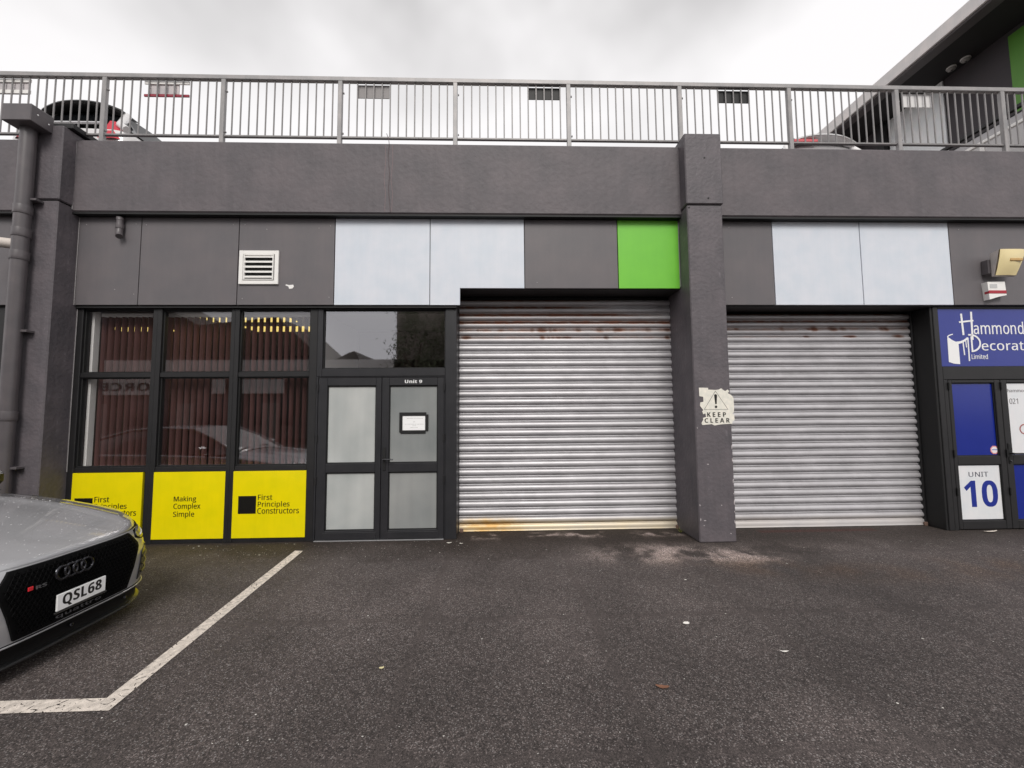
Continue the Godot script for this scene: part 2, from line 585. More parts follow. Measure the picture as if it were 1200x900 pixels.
func make_litter() -> void:
	# uncountable grit and chips
	var rng := RandomNumberGenerator.new()
	rng.seed = 5
	var b := MB.new()
	var pts := [Vector3(1, 0, 0), Vector3(0.3, 0, 0.8), Vector3(-0.7, 0, 0.6), Vector3(-0.9, 0, -0.3), Vector3(0.1, 0, -0.9)]
	for k in 5:
		b.tri(pts[k], Vector3(0.1, 0.55, 0.0), pts[(k + 1) % 5])
	var mm := MultiMesh.new()
	mm.transform_format = MultiMesh.TRANSFORM_3D
	mm.use_colors = true
	mm.mesh = b.mesh()
	var N := 1300
	mm.instance_count = N
	for k in N:
		var x := rng.randf_range(-6.5, 7.5)
		var z := rng.randf_range(0.35, 5.0)
		if rng.randf() < 0.35:
			z = 0.36 + absf(rng.randfn(0.0, 0.45))
		if k < 260:
			x = rng.randf_range(-5.0, -0.4)
			z = 0.05 + absf(rng.randfn(0.0, 0.35))
		var s := rng.randf_range(0.0018, 0.0055)
		if rng.randf() < 0.06:
			s *= 2.0
		mm.set_instance_transform(k, Transform3D(Basis(Vector3.UP, rng.randf() * TAU).scaled(Vector3(s * rng.randf_range(0.7, 1.6), s * 0.6, s)), Vector3(x, 0.0005, z)))
		var c := rng.randf_range(0.25, 0.7)
		mm.set_instance_color(k, Color(c, c * 0.96, c * 0.9))
	var gm := mat(Color.WHITE, 0.8)
	gm.vertex_color_use_as_albedo = true
	var mi := MultiMeshInstance3D.new()
	mi.name = "grit"
	mi.multimesh = mm
	mi.material_override = gm
	add_child(mi, true)
	mi.set_meta("kind", "stuff")
	mi.set_meta("label", "pale grit and stone chips scattered over the asphalt")
	# single scraps: curled flakes
	var scrap := func(called, label, cat, at: Vector3, size: Vector2, turn: float, c: Color, curl: float):
		var q := MB.new()
		var rows := []
		var r2 := RandomNumberGenerator.new()
		r2.seed = int(at.x * 1000.0) + 7
		for i in 5:
			var row := []
			var v := i / 4.0 - 0.5
			for j in 7:
				var u := j / 6.0 - 0.5
				var wid := sqrt(maxf(0.0, 1.0 - pow(absf(u) * 1.9, 2.2))) * (0.8 + 0.4 * r2.randf())
				row.append(Vector3(u * size.x, 0.006 + curl * (u * u * 2.0 + absf(v) * 0.6) + r2.randf() * curl * 0.2, v * size.y * wid))
			rows.append(row)
		q.grid(rows, true)
		var o := put(called, q.mesh(), mat(c, 0.7), self, at)
		o.rotation.y = turn
		tag(o, label, cat)
	scrap.call("dry_leaf", "curled brown dry leaf lying alone on the open asphalt", "leaf", Vector3(0.93, 0, 2.87), Vector2(0.075, 0.03), -0.2, srgb(122, 84, 64), 0.012)
	scrap.call("paper_scrap", "largest white paper scrap on the asphalt, out from the first shutter", "litter", Vector3(1.39, 0, 2.17), Vector2(0.05, 0.035), 0.4, srgb(236, 232, 226), 0.006)
	scrap.call("paper_scrap", "thin white squiggle of paper on asphalt out from the centre pillar", "litter", Vector3(1.87, 0, 2.56), Vector2(0.055, 0.012), -0.1, srgb(230, 226, 220), 0.01)
	scrap.call("paper_scrap", "white petal-like scrap on asphalt just outside the grey door post", "litter", Vector3(-0.63, 0, 0.17), Vector2(0.06, 0.03), 0.1, srgb(226, 222, 212), 0.012)
	scrap.call("paper_scrap", "small white scrap on asphalt at the first shutter's left foot", "litter", Vector3(-0.48, 0, 0.2), Vector2(0.045, 0.022), -0.3, srgb(222, 218, 208), 0.01)
	scrap.call("paper_scrap", "crumpled pale strip lying at the foot of the unit 10 door", "litter", Vector3(6.33, 0, 0.1), Vector2(0.2, 0.03), 0.1, srgb(206, 196, 186), 0.02)
	scrap.call("paper_scrap", "yellowish flake lying in the middle of the asphalt forecourt", "litter", Vector3(-0.75, 0, 2.62), Vector2(0.03, 0.02), 0.3, srgb(214, 204, 160), 0.006)
	scrap.call("paper_scrap", "pale flattened scrap on asphalt below the centre of the forecourt", "litter", Vector3(0.02, 0, 3.5), Vector2(0.016, 0.04), 0.3, srgb(178, 172, 168), 0.003)
	# a weed at the pillar's inner foot
	var wd := MB.new()
	for k in 9:
		var a := k * 0.7
		var l := 0.05 + 0.012 * (k % 4)
		var dirv := Vector3(cos(a), 0, sin(a))
		var side := Vector3(-sin(a), 0, cos(a)) * 0.006
		wd.tri(Vector3.ZERO - side, dirv * l + Vector3(0, l * 0.8, 0), side)
	var weed := put("weed", wd.mesh(), mat(srgb(118, 122, 62), 0.8), self, Vector3(2.37, 0, -0.12))
	tag(weed, "tiny yellow-green weed at the pillar's foot beside the first shutter", "weed")

# ---------------------------------------------------------------- the building
func panel_at(b: Node, x0: float, x1: float, y0: float, y1: float, m: Material, label := "") -> void:
	var o := slab("cladding_panel", x0 + 0.005, x1 - 0.005, y0, y1, 0.028, 0.05, m, b, 0.003)
	if label:
		o.set_meta("label", label)

func shutter(b: Node, x0: float, x1: float, ytop: float, z: float, sd: int, rust: Array) -> void:
	var sh := pivot("roller_shutter", b)
	var p := 0.1068
	var prof := [[0.0, -0.007], [0.02, -0.006], [0.04, 0.003], [0.09, 0.010], [0.19, 0.018], [0.34, 0.0235], [0.50, 0.0235], [0.61, 0.018], [0.675, 0.008], [0.70, -0.002], [0.72, -0.015], [0.81, -0.015], [0.822, -0.001], [0.95, 0.002], [0.965, -0.006], [1.0, -0.007]]
	var rng := RandomNumberGenerator.new()
	rng.seed = sd
	var sm := mat(Color(0.85, 0.845, 0.855), 0.42, 0.3)
	sm.albedo_texture = shutter_tex(sd, rust, 1.0 if x0 < 0.0 else 0.05)
	var dents := []
	for k in 9:
		dents.append([rng.randf_range(0.05, 0.95), rng.randf_range(0.2, 2.6), rng.randf_range(0.06, 0.2), rng.randf_range(-0.005, 0.008)])
	var y := 0.075
	var rows_n := int((ytop - y) / p)
	for k in rows_n:
		var yb := y + p * k
		var q := MB.new()
		var rows := []
		var uvs := []
		var dz := rng.randf_range(-0.0012, 0.0012)
		var sag := rng.randf_range(-0.0015, 0.0015)
		for i in prof.size():
			var row := []
			var ur := []
			for j in 31:
				var u := j / 30.0
				var yy: float = yb + p * (1.0 - prof[i][0])
				var dent := 0.0
				for q2 in dents:
					var far: float = Vector2((u - q2[0]) * (x1 - x0), yy - q2[1]).length() / q2[2]
					if far < 2.5:
						dent += q2[3] * exp(-far * far)
				row.append(Vector3(lerpf(x0, x1, u), yy + dent * 0.3 + sag * sin(u * PI), z + prof[i][1] + dz - dent + 0.0005 * sin(u * 7.0 + k * 1.7)))
				ur.append(Vector2(u, 1.0 - yy / 3.2))
			rows.append(row)
			uvs.append(ur)
		q.grid(rows, true, uvs)
		put("slat", q.mesh(), sm, sh)
	var bar := MB.new()
	var brow := []
	var buv := []
	for i in 6:
		var pr: Array = [[0.078, -0.005], [0.074, 0.02], [0.03, 0.026], [0.012, 0.026], [0.008, 0.034], [0.0, 0.034]][i]
		var row := []
		var ur := []
		for j in 5:
			row.append(Vector3(lerpf(x0, x1, j / 4.0), pr[0] + 0.006, z + pr[1]))
			ur.append(Vector2(j / 4.0, 1.0 - pr[0] / 3.2))
		brow.append(row)
		buv.append(ur)
	bar.grid(brow, true, buv)
	put("bottom_bar", bar.mesh(), sm, sh)
	for s in [0, 1]:
		var gx: float = x0 if s == 0 else x1
		slab("guide", gx - 0.035 if s == 0 else gx - 0.045, gx + 0.02 if s == 0 else gx + 0.035, 0.0, ytop + 0.1, z - 0.03, z + 0.045, M.frame_dark, sh, 0.004)
	# lock stubs at the foot
	slab("latch", x0 + 0.03, x0 + 0.075, 0.0, 0.05, z + 0.035, z + 0.06, mat(srgb(120, 96, 84), 0.7), sh)
	slab("latch", x1 - 0.075, x1 - 0.03, 0.0, 0.05, z + 0.035, z + 0.06, mat(srgb(120, 96, 84), 0.7), sh)

func framed(parent: Node, called: String, x0: float, x1: float, y0: float, y1: float, wd: float, z0: float, z1: float, m: Material) -> void:
	# four mitred-looking bars butted end to end, one mesh
	var b := MB.new()
	b.span(x0, x0 + wd, y0, y1, z0, z1, 0.004)
	b.span(x1 - wd, x1, y0, y1, z0, z1, 0.004)
	b.span(x0 + wd, x1 - wd, y1 - wd, y1, z0, z1 - 0.002, 0.004)
	b.span(x0 + wd, x1 - wd, y0, y0 + wd, z0, z1 - 0.002, 0.004)
	put(called, b.mesh(), m, parent)

func make_building() -> void:
	var b := thing("commercial_building", "dark grey two level commercial block with roller shutters and shopfront", "building")
	# body
	slab("header_wall", -8.2, -0.56, 2.985, 4.6, -0.36, 0.02, M.flashing, b)
	slab("header_wall", -0.56, 2.43, 3.215, 4.6, -0.36, 0.02, M.flashing, b)
	slab("header_wall", 2.85, 8.6, 2.985, 4.6, -0.36, 0.02, M.flashing, b)
	# shutter boxes behind the lintels close the openings at the top
	slab("lintel", -0.56, 2.43, 3.10, 3.215, -0.46, -0.365, M.gasket, b)
	slab("lintel", 2.85, 5.9, 2.9, 2.985, -0.46, -0.365, M.gasket, b)
	slab("beam", -8.2, 2.43, 4.172, 5.125, -0.3, 0.15, M.wall, b, 0.018)
	slab("beam", 2.85, 8.6, 4.165, 5.122, -0.3, 0.15, M.wall, b, 0.018)
	slab("roof_deck", -14.0, 14.0, 4.78, 5.0, -16.0, -0.3, M.concrete, b)
	slab("back_wall", -14.0, 14.0, 0.0, 4.78, -15.9, -15.6, M.wall, b)
	slab("side_wall", -14.0, -13.7, 0.0, 4.78, -15.6, -0.36, M.wall, b)
	slab("side_wall", 13.7, 14.0, 0.0, 4.78, -15.6, -0.36, M.wall, b)
	slab("front_wall", -14.0, -8.2, 0.0, 5.12, -0.36, 0.0, M.wall, b)
	slab("front_wall", 8.6, 14.0, 0.0, 5.12, -0.36, 0.0, M.wall, b)
	# left of the first pillar: the next unit's wall
	slab("front_wall", -8.2, -5.86, 0.0, 2.985, -0.36, 0.0, M.frame_dark, b)
	panel_at(b, -8.2, -7.0, 3.0, 4.165, M.cladding)
	panel_at(b, -7.0, -5.86, 3.0, 4.165, M.cladding)
	# cladding row
	panel_at(b, -5.39, -4.61, 3.0, 4.15, M.cladding)
	panel_at(b, -4.61, -3.372, 3.0, 4.15, M.cladding)
	panel_at(b, -3.372, -2.14, 3.0, 4.15, M.cladding)
	panel_at(b, -2.14, -0.904, 3.0, 4.15, M.light_panel, "pale blue-white cladding panel over the entrance")
	var lp := MB.new()
	lp.plate(PackedVector2Array([Vector2(-0.899, 3.0), Vector2(-0.512, 3.0), Vector2(-0.512, 3.225), Vector2(0.331, 3.225), Vector2(0.331, 4.15), Vector2(-0.899, 4.15)]), 0.028, 0.05)
	put("cladding_panel", lp.mesh(), M.light_panel, b).set_meta("label", "pale blue-white panel notched round the shutter opening")
	panel_at(b, 0.336, 1.581, 3.222, 4.15, M.cladding)
	panel_at(b, 1.581, 2.41, 3.222, 4.15, M.green_panel, "bright green cladding panel")
	panel_at(b, 2.87, 3.69, 3.0, 4.145, M.cladding)
	panel_at(b, 3.69, 4.903, 3.0, 4.145, M.light_panel, "pale blue-white cladding panel over the second shutter")
	panel_at(b, 4.903, 6.155, 3.0, 4.145, M.light_panel, "pale blue-white cladding panel over the second shutter")
	panel_at(b, 6.155, 7.4, 3.0, 4.145, M.cladding)
	panel_at(b, 7.4, 8.6, 3.0, 4.145, M.cladding)
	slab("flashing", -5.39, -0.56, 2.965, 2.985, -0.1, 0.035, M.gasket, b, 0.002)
	slab("added_shade_strip", -8.2, 2.41, 4.15, 4.1705, 0.03, 0.140, M.gasket, b, 0.0)  # black strip added to stand for the deep shade under the beam
	slab("added_shade_strip", 2.874, 8.6, 4.143, 4.1635, 0.03, 0.140, M.gasket, b, 0.0)  # the right-hand beam gets the same added strip of painted shade
	for q in [[-5.388, 3.0, 4.14, 0.054], [-5.386, 4.2, 5.1, 0.154], [2.407, 3.24, 4.14, 0.053], [-5.39, 0.9, 2.96, 0.006]]:
		var sb := MB.new()
		sb.tube([Vector3(q[0], q[1], q[3]), Vector3(q[0] - 0.001, lerpf(q[1], q[2], 0.4), q[3]), Vector3(q[0] + 0.001, q[2], q[3])], 0.006, 6)
		put("sealant_bead", sb.mesh(), M.sealant, b)
	for q in [-1.475, -1.385]:
		var run := MB.new()
		run.tube([Vector3(q, 5.1, 0.149), Vector3(q + 0.008, 4.9, 0.149), Vector3(q - 0.012, 4.62, 0.149), Vector3(q + 0.01, 4.45, 0.149), Vector3(q, 4.2, 0.149)], 0.0035, 5)
		put("mineral_run", run.mesh(), mat(srgb(138, 118, 120), 0.8), b)
	# screw heads on the panels
	var scr := MB.new()
	scr.lathe(Vector3.ZERO, Vector3(0, 0, 1), [[0.0, 0.007], [0.003, 0.006], [0.004, 0.0]], 8)
	var screw := scr.mesh()
	var screw_m := mat(srgb(150, 146, 146), 0.5)
	for s in [[-5.3, 4.05], [-4.9, 3.2], [-4.68, 4.06], [-4.55, 4.05], [-3.45, 4.06], [-3.3, 4.06], [-3.02, 4.0], [-2.35, 4.02], [-2.2, 4.05], [-2.2, 3.1], [-3.3, 3.08], [-4.66, 3.14], [0.5, 3.3], [1.5, 4.07], [3.1, 4.06], [6.3, 4.05], [3.1, 3.1]]:
		put("screw", screw, screw_m, b, Vector3(s[0], s[1], 0.05))
	var fl := MB.new()
	fl.plate(PackedVector2Array([Vector2(-0.05, 0.03), Vector2(-0.01, 0.02), Vector2(0.04, 0.025), Vector2(0.05, 0.0), Vector2(0.03, -0.025), Vector2(-0.01, -0.028), Vector2(-0.02, 0.0), Vector2(-0.06, 0.018)]), 0.0, 0.002)
	put("paint_chip", fl.mesh(), M.white_trim, b, Vector3(-2.70, 3.24, 0.05))
	# pillars
	for px in [[-5.85, -5.395], [2.413, 2.872], [9.5, 9.96]]:
		var pl := MB.new()
		pl.span(px[0], px[1], 0.0, 4.232, -0.36, 0.31, 0.012)
		put("pillar", pl.mesh(), M.pillar, b)
		var ph := MB.new()
		ph.span(px[0] - 0.008, px[1] + 0.014, 4.244, 5.19, -0.33, 0.322, 0.012)
		put("pillar_head", ph.mesh(), M.pillar, b)
		var pj := MB.new()
		pj.span(px[0] + 0.01, px[1] - 0.01, 4.232, 4.244, -0.33, 0.3)
		put("pillar_joint", pj.mesh(), M.gasket, b)
	slab("pillar_cap", -5.88, -5.33, 5.195, 5.262, -0.16, 0.26, M.flashing, b, 0.006)
	var bolt := MB.new()
	bolt.lathe(Vector3.ZERO, Vector3(0, 0, 1), [[0.0, 0.012], [0.004, 0.011], [0.005, 0.0]], 8)
	for s in [[2.66, 4.86, 0.322], [2.69, 4.32, 0.322], [2.44, 4.2, 0.31]]:
		put("bolt", bolt.mesh(), M.gasket, b, Vector3(s[0], s[1], s[2]))
	var crng := RandomNumberGenerator.new()
	crng.seed = 77
	for k in 16:
		var cp := MB.new()
		var at_edge := crng.randf() < 0.65
		var size := Vector2(0.006, crng.randf_range(0.008, 0.05)) if at_edge else Vector2(crng.randf_range(0.004, 0.02), crng.randf_range(0.004, 0.008))
		var out := PackedVector2Array()
		for j in 7:
			var rr := crng.randf_range(0.4, 1.0)
			out.append(Vector2(cos(TAU * j / 7) * size.x * rr, sin(TAU * j / 7) * size.y * rr))
		cp.plate(out, 0.0, 0.0015)
		put("paint_chip", cp.mesh(), M.plate_grey, b, Vector3((2.430 if crng.randf() < 0.6 else 2.855) + crng.randf() * 0.006 if at_edge else crng.randf_range(2.45, 2.85), crng.randf_range(0.05, 1.4), 0.3105))
	# posts between the openings
	slab("post", -0.705, -0.56, 0.0, 2.965, -0.36, 0.0, M.frame, b, 0.006)
	slab("post", 5.9, 5.975, 0.0, 2.985, -0.36, 0.0, M.frame_dark, b, 0.006)
	slab("reveal", 5.868, 5.9, 0.0, 2.985, -0.34, -0.012, M.gasket, b, 0.004)
	# drip stain line and cable on the beam
	var cb := MB.new()
	cb.tube([Vector3(-1.485, 5.31, 0.07), Vector3(-1.44, 5.2, 0.13), Vector3(-1.425, 5.11, 0.158), Vector3(-1.44, 4.95, 0.154), Vector3(-1.415, 4.7, 0.154), Vector3(-1.43, 4.5, 0.154), Vector3(-1.40, 4.19, 0.154)], 0.004, 6)
	put("loose_cable", cb.mesh(), mat(srgb(96, 84, 86), 0.6), b)
	# shutters
	shutter(b, -0.575, 2.46, 3.26, -0.34, 301, [[0.009, 0.006, 1.3, 0, 0.7], [0.0425, 0.006, 1.3, 0, 0.6], [0.0758, 0.0065, 1.3, 1, 0.85], [0.109, 0.0065, 1.3, 3, 1.2], [0.1425, 0.0075, 0.5, 15, 1.3], [0.176, 0.006, 0.35, 8, 1.2]])
	shutter(b, 3.0, 5.895, 3.05, -0.30, 405, [[0.0758, 0.006, 0.9, 0, 1.0], [0.109, 0.006, 0.9, 2, 1.2], [0.1425, 0.0075, 0.4, 10, 1.3], [0.176, 0.005, 0.2, 4, 0.6]])
	# walls that close the unit behind the shutters
	slab("inner_wall", -0.68, -0.6, 0.0, 4.6, -5.0, -0.37, M.interior, b)
	make_windows(b)
	make_doors(b)

func make_windows(b: Node3D) -> void:
	var cols := [[-5.40, -4.39, -5.322, -4.447], [-4.39, -3.41, -4.336, -3.464], [-3.41, -2.36, -3.356, -2.456]]
	for k in 3:
		var c: Array = cols[k]
		var w := pivot("window", b)
		var f := MB.new()
		f.span(c[0], c[2], 0.0, 2.965, -0.11, 0.0, 0.005)                    # left stile
		f.span(c[3], c[1], 0.0, 2.965, -0.11, -0.0015 * (k + 1), 0.005)      # right stile
		for yy in [[0.0, 0.05], [0.885, 0.948], [2.078, 2.138], [2.952, 2.965]]:
			f.span(c[2], c[3], yy[0], yy[1], -0.105, -0.012, 0.004)
		put("frame", f.mesh(), M.frame_dark, w)
		var s := MB.new()                                                   # beads round the panes
		for yy in [[0.948, 2.078], [2.138, 2.952]]:
			s.span(c[2], c[2] + 0.016, yy[0], yy[1], -0.07, -0.03, 0.003)
			s.span(c[3] - 0.016, c[3], yy[0], yy[1], -0.07, -0.03, 0.003)
			s.span(c[2] + 0.016, c[3] - 0.016, yy[0], yy[0] + 0.016, -0.07, -0.031, 0.003)
			s.span(c[2] + 0.016, c[3] - 0.016, yy[1] - 0.016, yy[1], -0.07, -0.031, 0.003)
		put("glazing_bead", s.mesh(), M.gasket, w)
		var i := 0
		for yy in [[0.964, 2.062], [2.154, 2.936]]:
			var q := MB.new()
			var z := -0.05
			var lean := 0.0012 * (k - 1) + 0.0006 * i
			q.quad(Vector3(c[2] + 0.016, yy[0], z), Vector3(c[3] - 0.016, yy[0], z + lean), Vector3(c[3] - 0.016, yy[1], z + lean), Vector3(c[2] + 0.016, yy[1], z))
			put("pane", q.mesh(), M.window_glass, w)
			i += 1
		slab("spandrel_panel", c[2], c[3], 0.05, 0.885, -0.08, -0.04, M.frame_dark, w, 0.0)
	# the office behind: closed room
	var room := pivot("office_room", b)
	slab("ceiling", -7.6, -0.69, 2.986, 3.05, -4.6, -0.365, M.interior, room, 0.0)
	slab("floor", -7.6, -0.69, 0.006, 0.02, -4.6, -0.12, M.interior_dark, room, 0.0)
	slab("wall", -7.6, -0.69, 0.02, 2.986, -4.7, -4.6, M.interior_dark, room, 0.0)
	slab("wall", -7.7, -7.602, 0.02, 2.986, -4.6, -0.365, M.interior, room, 0.0)
	slab("window_reveal", -5.322, -5.285, 0.93, 2.962, -0.2, -0.115, M.white_trim, room, 0.004)
	slab("sill", -5.2, -2.37, 0.90, 0.93, -0.3, -0.112, M.white_trim, room, 0.004)
	slab("partition", -2.40, -2.36, 0.02, 2.962, -2.5, -0.115, M.interior, room, 0.0)
	# lit tubes under the ceiling, each with its own light
	var glow := mat(srgb(255, 240, 200), 0.5)
	glow.emission_enabled = true
	glow.emission = Color(1.0, 0.88, 0.5)
	glow.emission_energy_multiplier = 0.8
	for s in [[-4.2, -2.95, -0.58, 0.14], [-4.0, -2.95, -1.25, 0.18], [-6.1, -5.2, -1.25, 0.14]]:
		var lt := thing("ceiling_light", ["lit ceiling panel in the office nearest the window glass", "lit ceiling panel in the office, second row, behind the third window", "lit ceiling panel in the office, second row, behind the first window"][0 if s[2] > -1.0 else (2 if s[0] < -5.0 else 1)], "ceiling light", Vector3((s[0] + s[1]) / 2, 2.986, s[2]))
		var L: float = s[1] - s[0]
		slab("housing", -L / 2, L / 2, -0.03, -0.001, -s[3] - 0.02, s[3] + 0.02, M.white_trim, lt)
		slab("diffuser", -L / 2 + 0.02, L / 2 - 0.02, -0.04, -0.031, -s[3], s[3], glow, lt)
		var al := AreaLight3D.new()
		al.name = "tube_light"
		al.area_size = Vector2(L - 0.04, s[3] * 2.0)
		al.light_energy = 0.06
		al.light_color = Color(1.0, 0.86, 0.6)
		al.shadow_enabled = true
		al.area_range = 12.0
		al.rotation.x = -PI / 2
		al.position = Vector3(0, -0.045, 0)
		lt.add_child(al)
	# vertical blind: every slat hangs by itself
	var bl := thing("vertical_blind", "maroon vertical blind hanging behind the three shopfront windows", "blind", Vector3(0, 2.93, -0.21))
	slab("head_rail", -5.27, -2.42, -0.03, 0.02, -0.025, 0.025, M.white_trim, bl)
	var rng := RandomNumberGenerator.new()
	rng.seed = 3
	var q := MB.new()
	var rows := []
	for i in 2:
		var row := []
		for j in 6:
			var u := j / 5.0 - 0.5
			row.append(Vector3(u * 0.069, -1.97 * i, 0.006 * (1.0 - 4.0 * u * u)))
		rows.append(row)
	q.grid(rows, true)
	var sm := q.mesh()
	for k in 34:
		var x := -5.235 + 0.085 * k
		var o := put("slat", sm, M.blind, bl, Vector3(x, -0.03, 0))
		o.rotation = Vector3(0, deg_to_rad(70.0 + rng.randf_range(-5, 5)), deg_to_rad(rng.randf_range(-0.15, 0.15)))

func door_leaf(b: Node3D, x0: float, x1: float, ytop: float, gx0: float, gx1: float, gy: Array, m_frame: Material, called := "entrance_door") -> Node3D:
	var d := pivot(called, b)
	var f := MB.new()
	f.span(x0, gx0, 0.012, ytop, -0.06, -0.004, 0.005)
	f.span(gx1, x1, 0.012, ytop, -0.06, -0.004, 0.005)
	f.span(gx0, gx1, 0.012, gy[0], -0.058, -0.006, 0.005)
	f.span(gx0, gx1, gy[1], gy[2], -0.058, -0.006, 0.005)
	f.span(gx0, gx1, gy[3], ytop, -0.058, -0.006, 0.005)
	put("frame", f.mesh(), m_frame, d)
	return d

func make_doors(b: Node3D) -> void:
	# unit 9: frame, transom light, two leaves
	var e := MB.new()
	e.span(-2.36, -2.292, 2.075, 2.965, -0.1, -0.006, 0.005)
	e.span(-0.708, -0.704, 2.075, 2.965, -0.1, -0.006)
	e.span(-2.292, -0.708, 2.075, 2.178, -0.1, -0.002, 0.006)
	e.span(-2.292, -0.708, 2.954, 2.965, -0.1, -0.006)
	e.span(-2.36, -2.338, 0.0, 2.075, -0.1, -0.006, 0.004)
	e.span(-0.72, -0.705, 0.0, 2.075, -0.1, -0.006, 0.004)
	e.span(-2.338, -0.72, 2.062, 2.075, -0.1, -0.01, 0.003)
	put("door_frame", e.mesh(), M.frame, b)
	var tr := pivot("transom_window", b)
	framed(tr, "glazing_bead", -2.292, -0.708, 2.178, 2.954, 0.014, -0.07, -0.03, M.gasket)
	var tg := MB.new()
	tg.quad(Vector3(-2.278, 2.192, -0.05), Vector3(-0.722, 2.192, -0.05), Vector3(-0.722, 2.940, -0.05), Vector3(-2.278, 2.940, -0.05))
	put("pane", tg.mesh(), M.transom_glass, tr)
	# lobby behind the frosted doors
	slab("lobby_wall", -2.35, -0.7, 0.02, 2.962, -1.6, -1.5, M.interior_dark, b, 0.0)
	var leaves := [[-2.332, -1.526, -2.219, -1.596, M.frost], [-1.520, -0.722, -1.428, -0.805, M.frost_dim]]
	for k in 2:
		var l: Array = leaves[k]
		var d := door_leaf(b, l[0], l[1], 2.058, l[2], l[3], [0.125, 0.848, 0.964, 1.956], M.frame)
		for yy in [[0.125, 0.848], [0.964, 1.956]]:
			framed(d, "glazing_bead", l[2], l[3], yy[0], yy[1], 0.012, -0.05, -0.018, M.gasket)
			var q := MB.new()
			var z := -0.036
			q.quad(Vector3(l[2] + 0.012, yy[0] + 0.012, z), Vector3(l[3] - 0.012, yy[0] + 0.012, z), Vector3(l[3] - 0.012, yy[1] - 0.012, z), Vector3(l[2] + 0.012, yy[1] - 0.012, z))
			q.quad(Vector3(l[3] - 0.012, yy[0] + 0.012, z - 0.006), Vector3(l[2] + 0.012, yy[0] + 0.012, z - 0.006), Vector3(l[2] + 0.012, yy[1] - 0.012, z - 0.006), Vector3(l[3] - 0.012, yy[1] - 0.012, z - 0.006))
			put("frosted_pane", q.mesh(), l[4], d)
		for hy in [0.75, 1.28, 1.93]:
			var h := MB.new()
			var hx: float = l[0] - 0.002 if k == 0 else l[1] + 0.002
			h.tube([Vector3(hx, hy - 0.05, 0.006), Vector3(hx, hy + 0.05, 0.006)], 0.011, 8)
			put("hinge", h.mesh(), M.frame_dark, d)
		slab("kick_rail", l[2] - 0.02, l[3] + 0.02, 0.02, 0.105, -0.006, 0.002, M.frame, d, 0.003)
		if k == 1:
			slab("lock_plate", -1.497, -1.46, 0.87, 1.165, -0.004, 0.006, M.gasket, d, 0.004)
			var hb := MB.new()
			hb.tube([Vector3(-1.478, 1.015, 0.004), Vector3(-1.478, 1.015, 0.05)], 0.011, 10)
			hb.tube([Vector3(-1.488, 1.015, 0.05), Vector3(-1.40, 1.015, 0.053), Vector3(-1.355, 1.012, 0.045)], 0.009, 10)
			put("handle", hb.mesh(), M.handle, d)
			text(d, "Unit 9", -1.227, -1.005, 1.985, 2.03, -0.004, M.print_white, true, 0.002)
	slab("threshold", -2.338, -0.72, 0.0, 0.01, -0.1, 0.02, M.galv, b, 0.002)
	# unit 10 shopfront
	var g := MB.new()
	g.span(5.977, 8.6, 1.99, 2.168, -0.1, -0.002, 0.005)
	g.span(5.977, 8.6, 2.96, 2.983, -0.1, -0.002, 0.003)
	g.span(5.977, 6.035, 0.0, 1.99, -0.1, -0.004, 0.005)
	g.span(8.2, 8.6, 0.0, 1.99, -0.1, -0.004, 0.005)
	put("door_frame", g.mesh(), M.frame_dark, b)
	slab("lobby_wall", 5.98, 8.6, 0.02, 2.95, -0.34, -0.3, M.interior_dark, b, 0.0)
	var lv := [[6.04, 6.762, 6.092, 6.685], [6.768, 7.49, 6.858, 7.43]]
	for k in 2:
		var l: Array = lv[k]
		var d := door_leaf(b, l[0], l[1], 1.985, l[2], l[3], [0.12, 0.852, 0.966, 1.946], M.frame_dark)
		for yy in [[0.12, 0.852], [0.966, 1.946]]:
			framed(d, "glazing_bead", l[2], l[3], yy[0], yy[1], 0.01, -0.05, -0.02, M.gasket)
			slab("film_pane", l[2] + 0.01, l[3] - 0.01, yy[0] + 0.01, yy[1] - 0.01, -0.042, -0.034, M.blue_film, d, 0.0)
		for hy in [0.5, 1.0, 1.9]:
			var h := MB.new()
			h.tube([Vector3(l[0] - 0.002, hy - 0.05, 0.006), Vector3(l[0] - 0.002, hy + 0.05, 0.006)], 0.011, 8)
			put("hinge", h.mesh(), M.gasket, d)
		if k == 1:
			slab("lock_plate", 6.79, 6.825, 0.86, 1.13, -0.004, 0.006, M.gasket, d, 0.004)
			var hb := MB.new()
			hb.tube([Vector3(6.808, 1.0, 0.004), Vector3(6.808, 1.0, 0.05)], 0.011, 10)
			hb.tube([Vector3(6.80, 1.0, 0.05), Vector3(6.93, 1.0, 0.053), Vector3(6.95, 0.995, 0.045)], 0.009, 10)
			hb.lathe(Vector3(6.808, 0.9, 0.006), Vector3(0, 0, 1), [[0.0, 0.013], [0.012, 0.012], [0.012, 0.0]], 12)
			put("handle", hb.mesh(), M.handle, d)
	slab("side_window", 7.5, 8.2, 0.0, 1.99, -0.08, -0.02, M.blue_film, b, 0.0)

